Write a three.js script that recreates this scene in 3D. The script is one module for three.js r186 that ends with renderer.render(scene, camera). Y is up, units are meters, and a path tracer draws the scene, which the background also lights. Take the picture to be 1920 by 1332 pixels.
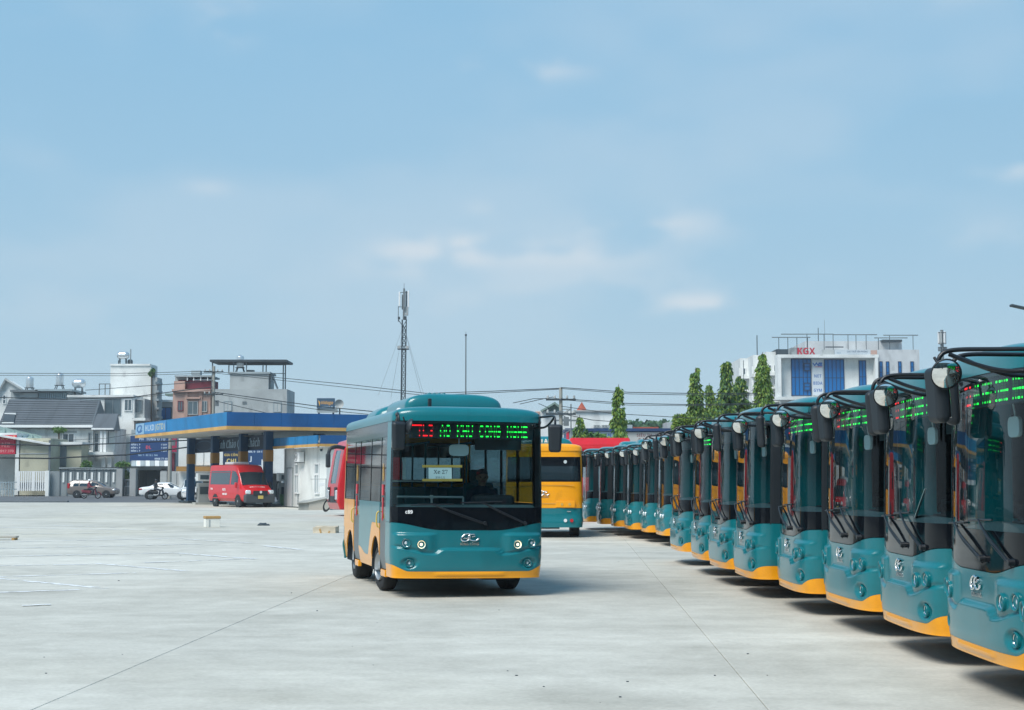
import * as THREE from 'three';
import { mergeGeometries } from 'three/addons/utils/BufferGeometryUtils.js';
import { RoundedBoxGeometry } from 'three/addons/geometries/RoundedBoxGeometry.js';
import { MarchingCubes } from 'three/addons/objects/MarchingCubes.js';
import { FontLoader } from 'three/addons/loaders/FontLoader.js';
import { TextGeometry } from 'three/addons/geometries/TextGeometry.js';

// ---------------------------------------------------------------- camera, sky, sun, exposure
const scene = new THREE.Scene();
const EYE = 1.68, FPX = 2900, PITCH = Math.atan(234 / FPX);
const camera = new THREE.PerspectiveCamera(2 * Math.atan(666 / FPX) * 180 / Math.PI, 1920 / 1332, 0.1, 3000);
camera.position.set(0, EYE, 0);
camera.rotation.set(PITCH, 0, 0);
const renderer = new THREE.WebGLRenderer({ antialias: true });
renderer.toneMapping = THREE.LinearToneMapping;
renderer.toneMappingExposure = 1.05;
renderer.shadowMap.enabled = true;
renderer.shadowMap.type = THREE.PCFSoftShadowMap;

function hash3(x, y, z) { let h = Math.imul(x, 374761393) ^ Math.imul(y, 668265263) ^ Math.imul(z, 2147483647 - 98765431); h = Math.imul(h ^ (h >>> 13), 1274126177); return ((h ^ (h >>> 16)) >>> 0) / 4294967296; }
const sm = (t) => t * t * (3 - 2 * t);
function noise3(x, y, z) {
  const X = Math.floor(x), Y = Math.floor(y), Z = Math.floor(z), a = sm(x - X), b = sm(y - Y), c = sm(z - Z);
  let r = 0;
  for (let i = 0; i < 8; i++) { const dx = i & 1, dy = (i >> 1) & 1, dz = i >> 2; r += hash3(X + dx, Y + dy, Z + dz) * (dx ? a : 1 - a) * (dy ? b : 1 - b) * (dz ? c : 1 - c); }
  return r;
}
function fbm3(x, y, z, o = 5) { let s = 0, a = 0.5, n = 0; for (let i = 0; i < o; i++) { s += a * noise3(x, y, z); n += a; a *= 0.5; x = x * 2.03 + 11.3; y = y * 2.03 + 5.7; z = z * 2.03 + 3.1; } return s / n; }
const clamp01 = (t) => Math.min(1, Math.max(0, t));
const sstep = (a, b, t) => sm(clamp01((t - a) / (b - a)));
const lerp = (a, b, t) => a + (b - a) * t;

// thin summer haze above a blue sky, a few torn cloudlets
{
  const w = 2048, h = 1024, data = new Float32Array(w * h * 4);
  const top = [0.11, 0.315, 0.62], mid = [0.235, 0.495, 0.725], low = [0.52, 0.66, 0.735];
  // cloudlets: azimuth and elevation in degrees (0 = straight ahead, right positive), half sizes, strength
  const puffs = [[0.9, 15.2, 1.7, 0.45, 0.5], [-1.6, 15.0, 0.9, 0.35, 0.25], [-10.7, 16.6, 1.0, 0.75, 0.34], [-2.0, 8.6, 2.3, 0.45, 0.55], [-3.5, 8.1, 2.4, 0.5, 0.3], [5.0, 9.3, 2.6, 0.62, 0.55], [2.2, 8.3, 2.6, 0.5, 0.28], [6.8, 6.5, 2.4, 0.35, 0.42], [9.0, 6.3, 1.6, 0.3, 0.25], [18.2, 10.9, 1.2, 0.35, 0.4], [17.5, 8.6, 1.6, 0.5, 0.2], [3.5, 7.0, 7.0, 1.2, 0.18], [-1.0, 10.0, 0.8, 0.3, 0.2], [17.0, 17.2, 2.2, 0.5, 0.18], [-11.2, 10.6, 0.8, 0.25, 0.2], [-6.8, 15.4, 0.9, 0.3, 0.16], [-16.0, 6.0, 4.0, 0.7, 0.12]];
  for (let j = 0; j < h; j++) {
    const el = (0.5 - (j + 0.5) / h) * -180;           // rows run from the south pole of the texture up
    const e = Math.max(el, 0), t1 = 1 - Math.exp(-e / 11), t2 = 1 - Math.exp(-e / 42);
    for (let i = 0; i < w; i++) {
      const k = (j * w + i) * 4, az0 = ((i + 0.5) / w) * 360 - 180;   // u = 0.5 is +x
      let az = az0 + 90; az = ((az + 540) % 360) - 180;               // measured from -z, right positive
      const ra = az * Math.PI / 180, re = el * Math.PI / 180;
      const dx = Math.sin(ra) * Math.cos(re), dy = Math.sin(re), dz = -Math.cos(ra) * Math.cos(re);
      let c = 0;
      if (el > -1) {
        const q = fbm3(dx * 26 + 3, dy * 60 + 9, dz * 26 + 5, 5);
        for (const [a, b, sx, sy, s] of puffs) {
          let da = az - a; const n1 = (el - b) / sy; da /= sx; const r2 = da * da + n1 * n1;
          if (r2 < 6) c += 1.15 * s * Math.exp(-r2) * sstep(0.40, 0.66, q);
        }
        // the same torn wisps go on all round
        const wz = fbm3(dx * 5 + 31, dy * 12 + 7, dz * 5 + 1, 4);
        c += 0.16 * sstep(0.5, 0.72, wz) * sstep(2, 8, el) ;
        c += 0.10 * (fbm3(dx * 3.1, dy * 9, dz * 3.1, 3) - 0.5);
      }
      c = Math.min(c, 0.62);
      for (let m = 0; m < 3; m++) {
        let v = lerp(lerp(low[m], mid[m], t1), top[m], t2 * t2 * 1.0);
        if (el < 0) v = low[m] * 0.85;
        v = lerp(v, [0.74, 0.77, 0.80][m], Math.max(c, 0)) * (c < 0 ? 1 + c * 0.5 : 1);
        data[k + m] = v;
      }
      data[k + 3] = 1;
    }
  }
  const t = new THREE.DataTexture(data, w, h, THREE.RGBAFormat, THREE.FloatType);
  t.mapping = THREE.EquirectangularReflectionMapping; t.magFilter = THREE.LinearFilter; t.minFilter = THREE.LinearFilter; t.wrapS = THREE.RepeatWrapping;
  t.colorSpace = THREE.LinearSRGBColorSpace; t.needsUpdate = true;
  scene.background = t; scene.environment = t;
}
const sun = new THREE.DirectionalLight(new THREE.Color(1.0, 0.955, 0.89), 4.0);
sun.position.set(-54, 106, -50 + 64); sun.target.position.set(0, 0, -50);
sun.castShadow = true; sun.shadow.radius = 60; sun.shadow.mapSize.set(4096, 4096);
Object.assign(sun.shadow.camera, { left: -90, right: 90, top: 150, bottom: -150, near: 1, far: 320 });
scene.add(sun, sun.target);

// ---------------------------------------------------------------- helpers
let seed = 20240611;
const rnd = () => { seed = (Math.imul(seed, 1664525) + 1013904223) >>> 0; return seed / 4294967296; };
const rr = (a, b) => a + (b - a) * rnd();
const V = (x, y, z) => new THREE.Vector3(x, y, z);
const used = {};
function numbered(n) { const k = used[n] = (used[n] ?? -1) + 1; return k ? `${n}_${String(k).padStart(3, '0')}` : n; }
// the world point d metres ahead that the photograph shows at pixel (px, py)
function at(px, py, d) {
  const v = V((px - 960) / FPX, -(py - 666) / FPX, -1).applyAxisAngle(V(1, 0, 0), PITCH);
  return v.multiplyScalar(d / -v.z).add(V(0, EYE, 0));
}
function gnd(px, py) { const v = V((px - 960) / FPX, -(py - 666) / FPX, -1).applyAxisAngle(V(1, 0, 0), PITCH); return v.multiplyScalar(EYE / -v.y).add(V(0, EYE, 0)); }
function tag(o, label, category, group, kind) { o.userData.label = label; o.userData.category = category; if (group) o.userData.group = group; if (kind) o.userData.kind = kind; return o; }
function sh(o) { o.castShadow = true; o.receiveShadow = true; return o; }
function mesh(name, geo, mat, parent) { const m = sh(new THREE.Mesh(geo, mat)); m.name = parent ? name : numbered(name); (parent ?? scene).add(m); return m; }
function thing(name, label, category, pos = [0, 0, 0], turn = 0, group) { const g = new THREE.Group(); g.name = numbered(name); g.position.set(...pos); g.rotation.y = turn; tag(g, label, category, group); scene.add(g); return g; }
function grp(name, parent) { const g = new THREE.Group(); g.name = name; parent.add(g); return g; }
function merge(list) { const l = list.map((g) => { const q = g.index ? g.toNonIndexed() : g; for (const k of Object.keys(q.attributes)) if (!['position', 'normal', 'uv'].includes(k)) q.deleteAttribute(k); if (!q.attributes.uv) q.setAttribute('uv', new THREE.Float32BufferAttribute(new Float32Array(q.attributes.position.count * 2), 2)); if (!q.attributes.normal) q.computeVertexNormals(); return q; }); return mergeGeometries(l); }
// boxes carry uv in metres
function box(w, h, d, x = 0, y = 0, z = 0, r = 0) {
  const g = r > 0 ? new RoundedBoxGeometry(w, h, d, 2, Math.min(r, w / 2.01, h / 2.01, d / 2.01)) : new THREE.BoxGeometry(w, h, d);
  const p = g.attributes.position, n = g.attributes.normal, u = g.attributes.uv;
  for (let i = 0; i < p.count; i++) {
    const ax = Math.abs(n.getX(i)), ay = Math.abs(n.getY(i)), az = Math.abs(n.getZ(i));
    if (ay >= ax && ay >= az) u.setXY(i, p.getX(i) + x, p.getZ(i) + z); else if (ax >= az) u.setXY(i, p.getZ(i) + z, p.getY(i) + y); else u.setXY(i, p.getX(i) + x, p.getY(i) + y);
  }
  g.translate(x, y, z); return g;
}
function cyl(r0, r1, h, x = 0, y = 0, z = 0, seg = 12, axis = 'y') { const g = new THREE.CylinderGeometry(r1, r0, h, seg); if (axis === 'x') g.rotateZ(Math.PI / 2); if (axis === 'z') g.rotateX(Math.PI / 2); g.translate(x, y, z); return g; }
function bar(a, b, r, seg = 6) { const d = b.clone().sub(a), g = new THREE.CylinderGeometry(r, r, d.length(), seg); g.applyQuaternion(new THREE.Quaternion().setFromUnitVectors(V(0, 1, 0), d.normalize())); const m = a.clone().add(b).multiplyScalar(0.5); g.translate(m.x, m.y, m.z); return g; }
function tube(pts, r, seg = 24, rs = 8, closed = false, tension = 0.5) { return new THREE.TubeGeometry(new THREE.CatmullRomCurve3(pts, closed, 'catmullrom', tension), seg, r, rs, closed); }
function lathe(pts, seg = 20, axis = 'y') { const g = new THREE.LatheGeometry(pts.map(([a, b]) => new THREE.Vector2(a, b)), seg); if (axis === 'x') g.rotateZ(-Math.PI / 2); if (axis === 'z') g.rotateX(Math.PI / 2); return g; }
// a bent sheet over a surface fn(u, v) with turned-in edges
function patch(fn, u0, u1, nu, lo, hi, nv, { out = 0, rim = 0.02, centre = V(0, 1.2, 0) } = {}) {
  const LO = typeof lo === 'function' ? lo : () => lo, HI = typeof hi === 'function' ? hi : () => hi, OUT = typeof out === 'function' ? out : () => out;
  const P = [], N = [];
  const e = 1e-3;
  for (let i = 0; i <= nu; i++) for (let j = 0; j <= nv; j++) {
    const u = lerp(u0, u1, i / nu), v = lerp(LO(u), HI(u), j / nv), p = fn(u, v);
    const n = fn(u + e, v).sub(fn(u - e, v)).cross(fn(u, v + e).sub(fn(u, v - e))).normalize();
    const c = centre.clone(); if (c.z === 0) c.z = Math.max(-2.2, Math.min(2.2, p.z));
    if (n.dot(p.clone().sub(c)) < 0) n.negate();
    P.push(p.addScaledVector(n, OUT(p.clone(), u, v))); N.push(n);
  }
  const at2 = (i, j) => i * (nv + 1) + j;
  const A = P[at2(0, 0)], B = P[at2(1, 0)], C = P[at2(0, nv)];
  const flip = B.clone().sub(A).cross(C.clone().sub(A)).dot(N[0]) < 0;
  const pos = [], uv = [], idx = [];
  for (let k = 0; k < P.length; k++) { pos.push(P[k].x, P[k].y, P[k].z); uv.push(P[k].x + P[k].z, P[k].y); }
  for (let i = 0; i < nu; i++) for (let j = 0; j < nv; j++) { const a = at2(i, j), b = at2(i + 1, j), c = at2(i + 1, j + 1), d = at2(i, j + 1); idx.push(...(flip ? [a, c, b, a, d, c] : [a, b, c, a, c, d])); }
  const g = new THREE.BufferGeometry();
  g.setAttribute('position', new THREE.Float32BufferAttribute(pos, 3)); g.setAttribute('uv', new THREE.Float32BufferAttribute(uv, 2)); g.setIndex(idx); g.computeVertexNormals();
  if (!rim) return g.toNonIndexed();
  const loop = [];
  for (let i = 0; i <= nu; i++) loop.push(at2(i, 0));
  for (let j = 1; j <= nv; j++) loop.push(at2(nu, j));
  for (let i = nu - 1; i >= 0; i--) loop.push(at2(i, nv));
  for (let j = nv - 1; j >= 1; j--) loop.push(at2(0, j));
  const rp = [];
  for (let k = 0; k < loop.length; k++) {
    const a = loop[k], b = loop[(k + 1) % loop.length], a2 = P[a].clone().addScaledVector(N[a], -rim), b2 = P[b].clone().addScaledVector(N[b], -rim);
    const q = flip ? [P[a], P[b], b2, P[a], b2, a2] : [P[a], b2, P[b], P[a], a2, b2];
    for (const p of q) rp.push(p.x, p.y, p.z);
  }
  const r = new THREE.BufferGeometry(); r.setAttribute('position', new THREE.Float32BufferAttribute(rp, 3)); r.computeVertexNormals();
  return merge([g, r]);
}
// a slab over four corner points (counter-clockwise seen from outside), t thick
function slab(pts, t) {
  const n = pts[1].clone().sub(pts[0]).cross(pts[2].clone().sub(pts[0])).normalize().multiplyScalar(-t), b = pts.map((p) => p.clone().add(n)), tri = [];
  const q = (a, c, d, e) => tri.push(a, c, d, a, d, e);
  q(...pts); q(b[3], b[2], b[1], b[0]);
  for (let i = 0; i < 4; i++) { const j = (i + 1) % 4; q(pts[i], b[i], b[j], pts[j]); }
  const g = new THREE.BufferGeometry(); g.setAttribute('position', new THREE.Float32BufferAttribute(tri.flatMap((p) => [p.x, p.y, p.z]), 3));
  g.setAttribute('uv', new THREE.Float32BufferAttribute(tri.flatMap((p) => [p.x, p.y + p.z]), 2)); g.computeVertexNormals(); return g;
}
function prism(outline, depth, bevel = 0) { const s = new THREE.Shape(outline.map(([a, b]) => new THREE.Vector2(a, b))); return new THREE.ExtrudeGeometry(s, { depth, bevelEnabled: bevel > 0, bevelSize: bevel, bevelThickness: bevel, bevelSegments: 2, curveSegments: 8 }); }

// ---------------------------------------------------------------- textures and materials
function dataTex(w, h, fn, srgb = true, repeat) {
  const d = new Uint8Array(w * h * 4);
  for (let j = 0; j < h; j++) for (let i = 0; i < w; i++) { const c = fn(i, j), k = (j * w + i) * 4; d[k] = clamp01(c[0]) * 255; d[k + 1] = clamp01(c[1]) * 255; d[k + 2] = clamp01(c[2]) * 255; d[k + 3] = 255; }
  const t = new THREE.DataTexture(d, w, h); t.wrapS = t.wrapT = THREE.RepeatWrapping; t.magFilter = THREE.LinearFilter; t.minFilter = THREE.LinearMipmapLinearFilter; t.generateMipmaps = true;
  if (srgb) t.colorSpace = THREE.SRGBColorSpace; if (repeat) t.repeat.set(repeat, repeat); t.needsUpdate = true; return t;
}
// tileable value noise
function tn(x, y, per, s) { const X = Math.floor(x), Y = Math.floor(y), a = sm(x - X), b = sm(y - Y), m = (v) => ((v % per) + per) % per; const g = (i, j) => hash3(m(X + i), m(Y + j), s); return lerp(lerp(g(0, 0), g(1, 0), a), lerp(g(0, 1), g(1, 1), a), b); }
function tfbm(u, v, per, oct, s) { let r = 0, a = 0.5, n = 0; for (let i = 0; i < oct; i++) { r += a * tn(u * per, v * per, per, s + i); n += a; a *= 0.55; per *= 2; } return r / n; }
// plaster, paint and metal share this grain: neutral, so that the material colour sets the tone
const grain = dataTex(512, 512, (i, j) => { const u = i / 512, v = j / 512; const q = 0.945 + 0.13 * (tfbm(u, v, 4, 6, 5) - 0.5) * 1.6 + 0.05 * (hash3(i, j, 3) - 0.5) - 0.10 * sstep(0.58, 0.8, tfbm(u * 1, v * 0.25, 8, 5, 21)); return [q, q, q * 0.99]; }, true, 1 / 6);
const bumpFine = dataTex(512, 512, (i, j) => { const q = 0.5 + 0.5 * (tfbm(i / 512, j / 512, 32, 4, 77) - 0.5) + 0.35 * (hash3(i, j, 9) - 0.5); return [q, q, q]; }, false, 1 / 2);
const paintGrain = dataTex(512, 512, (i, j) => { const u = i / 512, v = j / 512, q = 0.965 + 0.07 * (tfbm(u, v, 6, 5, 63) - 0.5) + 0.03 * (hash3(i, j, 8) - 0.5) - 0.05 * sstep(0.6, 0.78, tfbm(u, v * 0.5, 10, 5, 69)); return [q, q, q]; }, true, 1 / 3);
const M = {};
function std(name, r, g, b, rough = 0.7, extra = {}) { const m = new THREE.MeshStandardMaterial({ roughness: rough, side: THREE.DoubleSide, ...extra }); m.color.setRGB(r, g, b); m.name = name; return (M[name] = m); }
function phys(name, r, g, b, rough, extra = {}) { const m = new THREE.MeshPhysicalMaterial({ roughness: rough, side: THREE.DoubleSide, ...extra }); m.color.setRGB(r, g, b); m.name = name; return (M[name] = m); }
const paint = (n, r, g, b, rough = 0.34) => phys(n, r, g, b, rough, { map: paintGrain, clearcoat: 0.6, clearcoatRoughness: 0.1, specularIntensity: 0.6 });
paint('teal', 0.003, 0.165, 0.195); paint('amber', 0.92, 0.37, 0.004); 
phys('blackGloss', 0.004, 0.006, 0.009, 0.06, { specularIntensity: 0.55 });
std('blackPlastic', 0.012, 0.018, 0.024, 0.5); std('rubber', 0.016, 0.018, 0.02, 0.85); std('tubeBlack', 0.008, 0.011, 0.015, 0.38);
std('chrome', 0.82, 0.84, 0.85, 0.12, { metalness: 1 }); std('alloy', 0.40, 0.42, 0.43, 0.4, { metalness: 0.6 }); std('doorGrey', 0.10, 0.12, 0.13, 0.4);
phys('glassClear', 0.58, 0.72, 0.73, 0.015, { transmission: 1, thickness: 0, ior: 1.5, specularIntensity: 0.75 });
phys('glassTint', 0.16, 0.23, 0.25, 0.02, { transmission: 1, thickness: 0, ior: 1.5 });
phys('glassDark', 0.012, 0.024, 0.032, 0.06, { clearcoat: 1, clearcoatRoughness: 0.03 });
std('mirrorGlass', 0.86, 0.87, 0.86, 0.02, { metalness: 1 });
phys('lampGlass', 0.75, 0.82, 0.85, 0.1, { clearcoat: 1, metalness: 0.4 });
std('lampLit', 0.9, 0.85, 0.7, 0.3, { emissive: new THREE.Color(1.0, 0.82, 0.5), emissiveIntensity: 1.6 });
std('seatTeal', 0.02, 0.12, 0.14, 0.8); std('interior', 0.05, 0.09, 0.105, 0.8); std('interiorDark', 0.012, 0.022, 0.03, 0.7); std('interiorLight', 0.30, 0.38, 0.38, 0.6); std('rail', 0.68, 0.72, 0.70, 0.3); std('railYellow', 0.62, 0.46, 0.10, 0.4);
std('redPlastic', 0.60, 0.025, 0.04, 0.45); std('goldDecal', 0.62, 0.36, 0.07, 0.5); std('paper', 0.84, 0.86, 0.86, 0.8); std('whitePlastic', 0.72, 0.75, 0.76, 0.45); std('mirrorBack', 0.50, 0.56, 0.57, 0.5);
paint('red', 0.60, 0.012, 0.018); paint('white', 0.78, 0.80, 0.80); paint('bronze', 0.18, 0.155, 0.14); paint('darkCar', 0.03, 0.05, 0.055); std('tailRed', 0.45, 0.01, 0.015, 0.25); std('bumperGrey', 0.05, 0.06, 0.07, 0.6);
const G = (n, r, g, b, rough = 0.85) => std(n, r, g, b, rough, { map: grain });
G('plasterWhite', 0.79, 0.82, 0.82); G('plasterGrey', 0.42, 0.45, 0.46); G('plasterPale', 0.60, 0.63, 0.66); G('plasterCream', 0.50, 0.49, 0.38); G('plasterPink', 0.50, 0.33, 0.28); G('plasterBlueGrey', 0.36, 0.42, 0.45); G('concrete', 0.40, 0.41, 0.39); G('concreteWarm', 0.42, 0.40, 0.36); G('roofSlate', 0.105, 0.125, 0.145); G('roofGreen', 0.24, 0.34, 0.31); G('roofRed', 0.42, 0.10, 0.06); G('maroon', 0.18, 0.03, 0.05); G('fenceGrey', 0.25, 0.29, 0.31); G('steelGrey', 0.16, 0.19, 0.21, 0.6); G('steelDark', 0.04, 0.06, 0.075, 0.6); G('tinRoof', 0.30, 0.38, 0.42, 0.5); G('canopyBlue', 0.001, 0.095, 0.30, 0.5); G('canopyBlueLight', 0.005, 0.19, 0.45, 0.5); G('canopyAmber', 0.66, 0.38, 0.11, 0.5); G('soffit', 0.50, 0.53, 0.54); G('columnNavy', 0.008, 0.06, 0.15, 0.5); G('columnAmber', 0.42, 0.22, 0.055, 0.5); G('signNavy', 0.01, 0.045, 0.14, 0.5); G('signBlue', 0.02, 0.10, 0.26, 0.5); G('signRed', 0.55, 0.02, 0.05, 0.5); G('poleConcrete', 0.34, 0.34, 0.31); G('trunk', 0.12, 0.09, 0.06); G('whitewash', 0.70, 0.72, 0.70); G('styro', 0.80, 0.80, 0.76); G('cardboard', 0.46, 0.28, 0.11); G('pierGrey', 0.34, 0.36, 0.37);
std('cableBlack', 0.012, 0.02, 0.026, 0.7); std('steelTank', 0.66, 0.69, 0.70, 0.28, { metalness: 0.75 }); std('windowBlue', 0.002, 0.13, 0.38, 0.3); phys('windowDark', 0.075, 0.11, 0.13, 0.12, { clearcoat: 1, clearcoatRoughness: 0.05 }); std('frameWhite', 0.74, 0.76, 0.76, 0.5); std('mullion', 0.015, 0.05, 0.12, 0.5);
function canvasTex(w, h, draw) { const c = document.createElement('canvas'); c.width = w; c.height = h; const x = c.getContext('2d'); draw(x, w, h); const t = new THREE.CanvasTexture(c); t.colorSpace = THREE.SRGBColorSpace; return t; }
function printMat(w, h, draw, rough = 0.6) { return new THREE.MeshStandardMaterial({ map: canvasTex(w, h, draw), roughness: rough, side: THREE.DoubleSide }); }
function txt(x, s, px, py, size, col, font = 'bold', family = 'sans-serif', maxW) { x.fillStyle = col; x.font = `${font} ${size}px ${family}`; x.textAlign = 'center'; x.textBaseline = 'middle'; maxW ? x.fillText(s, px, py, maxW) : x.fillText(s, px, py); }

// ---------------------------------------------------------------- the yard, the street and the hinterland
const concreteMap = dataTex(2048, 2048, (i, j) => {
  const u = i / 2048, v = j / 2048;
  const big = tfbm(u, v, 6, 5, 101), mid = tfbm(u * 1, v * 1, 40, 4, 131), streak = tfbm(u, v * 6 % 1, 24, 4, 151);
  const fine = hash3(i, j, 17);
  let q = 0.708 + 0.09 * (big - 0.5) + 0.10 * (mid - 0.5) + 0.06 * (streak - 0.5) + 0.05 * (fine - 0.5) + 0.075 * (tfbm(u, v, 170, 3, 141) - 0.5);
  const stain = sstep(0.60, 0.74, tfbm(u, v, 12, 5, 171)); q -= 0.055 * stain;
  const pale = sstep(0.60, 0.76, tfbm(u, v, 9, 5, 181)); q += 0.03 * pale;
  const dirt = sstep(0.5, 0.75, tfbm(u, v, 5, 5, 191));
  
  // two tyre tracks swept round in a wide turn
  const cx = 0.335, cy = 0.415; for (const R of [0.118, 0.158]) { const r = Math.hypot(u - cx, v - cy); const w = 0.0035; if (Math.abs(r - R) < w && u > cx - 0.02) q -= 0.035 * (1 - Math.abs(r - R) / w) * tfbm(u, v, 200, 2, 5) * 1.5; }
  return [q + 0.024 + 0.006 * dirt, q + 0.012, q - 0.022 - 0.014 * dirt];
}, true, 1 / 48);
const asphaltMap = dataTex(512, 512, (i, j) => { const u = i / 512, v = j / 512, q = 0.40 + 0.10 * (tfbm(u, v, 8, 6, 41) - 0.5) + 0.06 * (hash3(i, j, 4) - 0.5); return [q * 0.98, q, q * 1.01]; }, true, 1 / 10);
const yardMat = new THREE.MeshStandardMaterial({ map: concreteMap, bumpMap: bumpFine, bumpScale: 0.003, roughness: 0.82 });
const streetMat = new THREE.MeshStandardMaterial({ map: asphaltMap, roughness: 0.9 });
streetMat.color.setRGB(0.85, 0.87, 0.9);
function sheet(x0, z0, x1, z1, y, n = 1) { const g = new THREE.PlaneGeometry(x1 - x0, z1 - z0, n, n); g.rotateX(-Math.PI / 2); g.translate((x0 + x1) / 2, y, (z0 + z1) / 2); const p = g.attributes.position, u = g.attributes.uv; for (let i = 0; i < p.count; i++) u.setXY(i, p.getX(i), p.getZ(i)); return g; }
{
  const terrain = mesh('ground', sheet(-1500, -2400, 1500, 300, -0.35), new THREE.MeshStandardMaterial({ map: asphaltMap, roughness: 1 })); terrain.userData.kind = 'structure'; terrain.userData.label = 'flat ground under the town reaching the horizon'; terrain.userData.category = 'ground';
  terrain.material.color.setRGB(0.8, 0.82, 0.78);
  // yard slabs run in 5.4 m strips turned 2.3 degrees, nearest slabs as pieces, the far field as one sheet
  const yard = new THREE.Group(); yard.name = numbered('concrete_yard'); scene.add(yard); tag(yard, 'pale grey concrete parking yard cast in long slabs', 'ground', null, 'structure');
  const turn = -0.04, W = 5.4, L = 5.7, gap = 0.005, T = 0.2; yard.rotation.y = turn;
  const X0 = 1.42;
  mesh('joint_bed', sheet(-120, -124, 120, 14, -0.03), std('jointDirt', 0.22, 0.22, 0.20, 1), yard);
  const tones = [1, 0.985, 1.02, 0.97].map((t) => { const m = yardMat.clone(); m.color.setRGB(0.97 * t, 0.985 * t, 0.965 * t); return m; });
  const mk = (x0, x1, z0, z1) => { const w = x1 - x0 - gap, l = z1 - z0 - gap, g = new RoundedBoxGeometry(w, T, l, 1, 0.008); g.translate((x0 + x1) / 2, -T / 2, (z0 + z1) / 2); const p = g.attributes.position, u = g.attributes.uv; for (let i = 0; i < p.count; i++) u.setXY(i, p.getX(i), p.getZ(i)); return g; };
  const far = [];
  for (let i = -20; i < 20; i++) for (let k = -1; k < 21; k++) {
    const x0 = X0 + i * W, x1 = x0 + W, z1 = 6 - k * L, z0 = z1 - L, xc = (x0 + x1) / 2, zc = (z0 + z1) / 2;
    const inView = zc < -2 && zc > -62 && Math.abs(xc) < -zc * 0.36 + 4;
    const g = mk(x0, x1, z0, z1);
    if (inView) mesh('concrete_slab', g, tones[Math.floor(hash3(i + 50, k + 50, 2) * 4)], yard); else far.push(g);
  }
  const f = mesh('concrete_slab', merge(far), tones[0], yard); f.userData.kind = 'stuff';
  const street = mesh('street', sheet(-140, -186, 140, -113.5, -0.012), streetMat); tag(street, 'grey asphalt street beyond the fuel station', 'road', null, 'structure');
  const pave = mesh('pavement', box(280, 0.14, 6, 0, 0.02, -163), M.concrete); tag(pave, 'raised pavement along the house fronts', 'pavement', null, 'structure');
}
// worn white bay lines: pairs of photograph points on the ground
{
  const lineMat = new THREE.MeshStandardMaterial({ roughness: 0.8, side: THREE.DoubleSide, alphaTest: 0.5 });
  lineMat.color.setRGB(0.72, 0.74, 0.74);
  lineMat.alphaMap = dataTex(512, 512, (i, j) => { const q = tfbm(i / 512, j / 512, 24, 5, 311) + 0.22 * (hash3(i, j, 31) - 0.5); const a = q > 0.46 ? 1 : 0; return [a, a, a]; }, false, 1 / 3);
  const L = [[-40, 1082, 203, 1104.5], [-40, 1113, 161, 1106], [-40, 1083.5, 254, 1075], [175, 1057, 351, 1072], [-40, 1062, 172, 1059], [-40, 1045, 323, 1037.5], [330, 1038, 481, 1049.5], [271, 1056, 478, 1048], [-40, 1030, 378, 1021], [491, 1024, 567, 1032], [-40, 1018, 344, 1010], [344, 1012, 470, 1019], [-40, 1004, 206, 1000], [-40, 989, 310, 995.5], [93, 986, 220, 990], [40, 1137, 95, 1135.5]];
  L.forEach(([a, b, c, d], i) => {
    const p = gnd(a, b), q = gnd(c, d), dir = q.clone().sub(p).normalize(), n = V(-dir.z, 0, dir.x).multiplyScalar(0.095), y = 0.004 + i * 0.0006;
    const pts = [p.clone().add(n), p.clone().sub(n), q.clone().sub(n), q.clone().add(n)], g = new THREE.BufferGeometry();
    g.setAttribute('position', new THREE.Float32BufferAttribute([0, 1, 2, 0, 2, 3].flatMap((k) => [pts[k].x, y, pts[k].z]), 3)); g.setAttribute('uv', new THREE.Float32BufferAttribute([0, 1, 2, 0, 2, 3].flatMap((k) => [pts[k].x, pts[k].z]), 2)); g.computeVertexNormals();
    const m = mesh('bay_line', g, lineMat); m.userData.kind = 'structure'; m.userData.label = 'worn white parking line on the concrete yard';
  });
}

// ---------------------------------------------------------------- the small city bus (front +z, its right side -x, origin on the ground under its middle)
const font = await new FontLoader().loadAsync('fonts/droid/droid_sans_bold.typeface.json');
const HW = (y) => y < 0.6 ? 1.085 + 0.04 * sstep(0.28, 0.6, y) : y < 1.3 ? 1.125 : 1.125 - 0.018 * (y - 1.3) / 1.2;
const ZF = (y) => y < 1 ? 2.96 - 0.02 * sstep(0.45, 0.28, y) : 2.96 - 0.035 * Math.pow((y - 1) / 1.52, 1.4);
const FC = 0.34, FN = 3.5, ZEND = 2.3, ZR = -2.5, RC = 0.35, RN = 4;
const pw = (v, n) => Math.sign(v) * Math.pow(Math.abs(v), 2 / n);
function frontPt(phi, y) {
  const z0 = ZF(y) - FC, a = Math.abs(phi);
  if (a > Math.PI / 2) return V(Math.sign(phi) * HW(y), y, lerp(z0, ZEND, Math.min(1.2, (a - Math.PI / 2) / 0.1)));
  return V(HW(y) * pw(Math.sin(phi), FN), y, z0 + FC * pw(Math.cos(phi), FN));
}
function rearPt(phi, y) { return V(HW(y) * pw(Math.sin(phi), RN), y, ZR - RC * pw(Math.cos(phi), RN) + 0.05 * sstep(1.3, 2.6, y)); }
const sidePt = (sg) => (z, y) => V(sg * HW(y), y, z);
const phiAt = (x, y) => Math.sign(x) * Math.asin(Math.pow(Math.min(1, Math.abs(x) / HW(y)), FN / 2));
const crease = (x) => { const a = Math.abs(x); return a < 0.40 ? 0.695 : a < 0.50 ? lerp(0.695, 0.625, (a - 0.40) / 0.10) : 0.625 + 0.10 * sstep(0.5, 1.1, a); };
const maskLow = (x) => 0.955 + 0.105 * sstep(0.4, 1.12, Math.abs(x));
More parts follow.
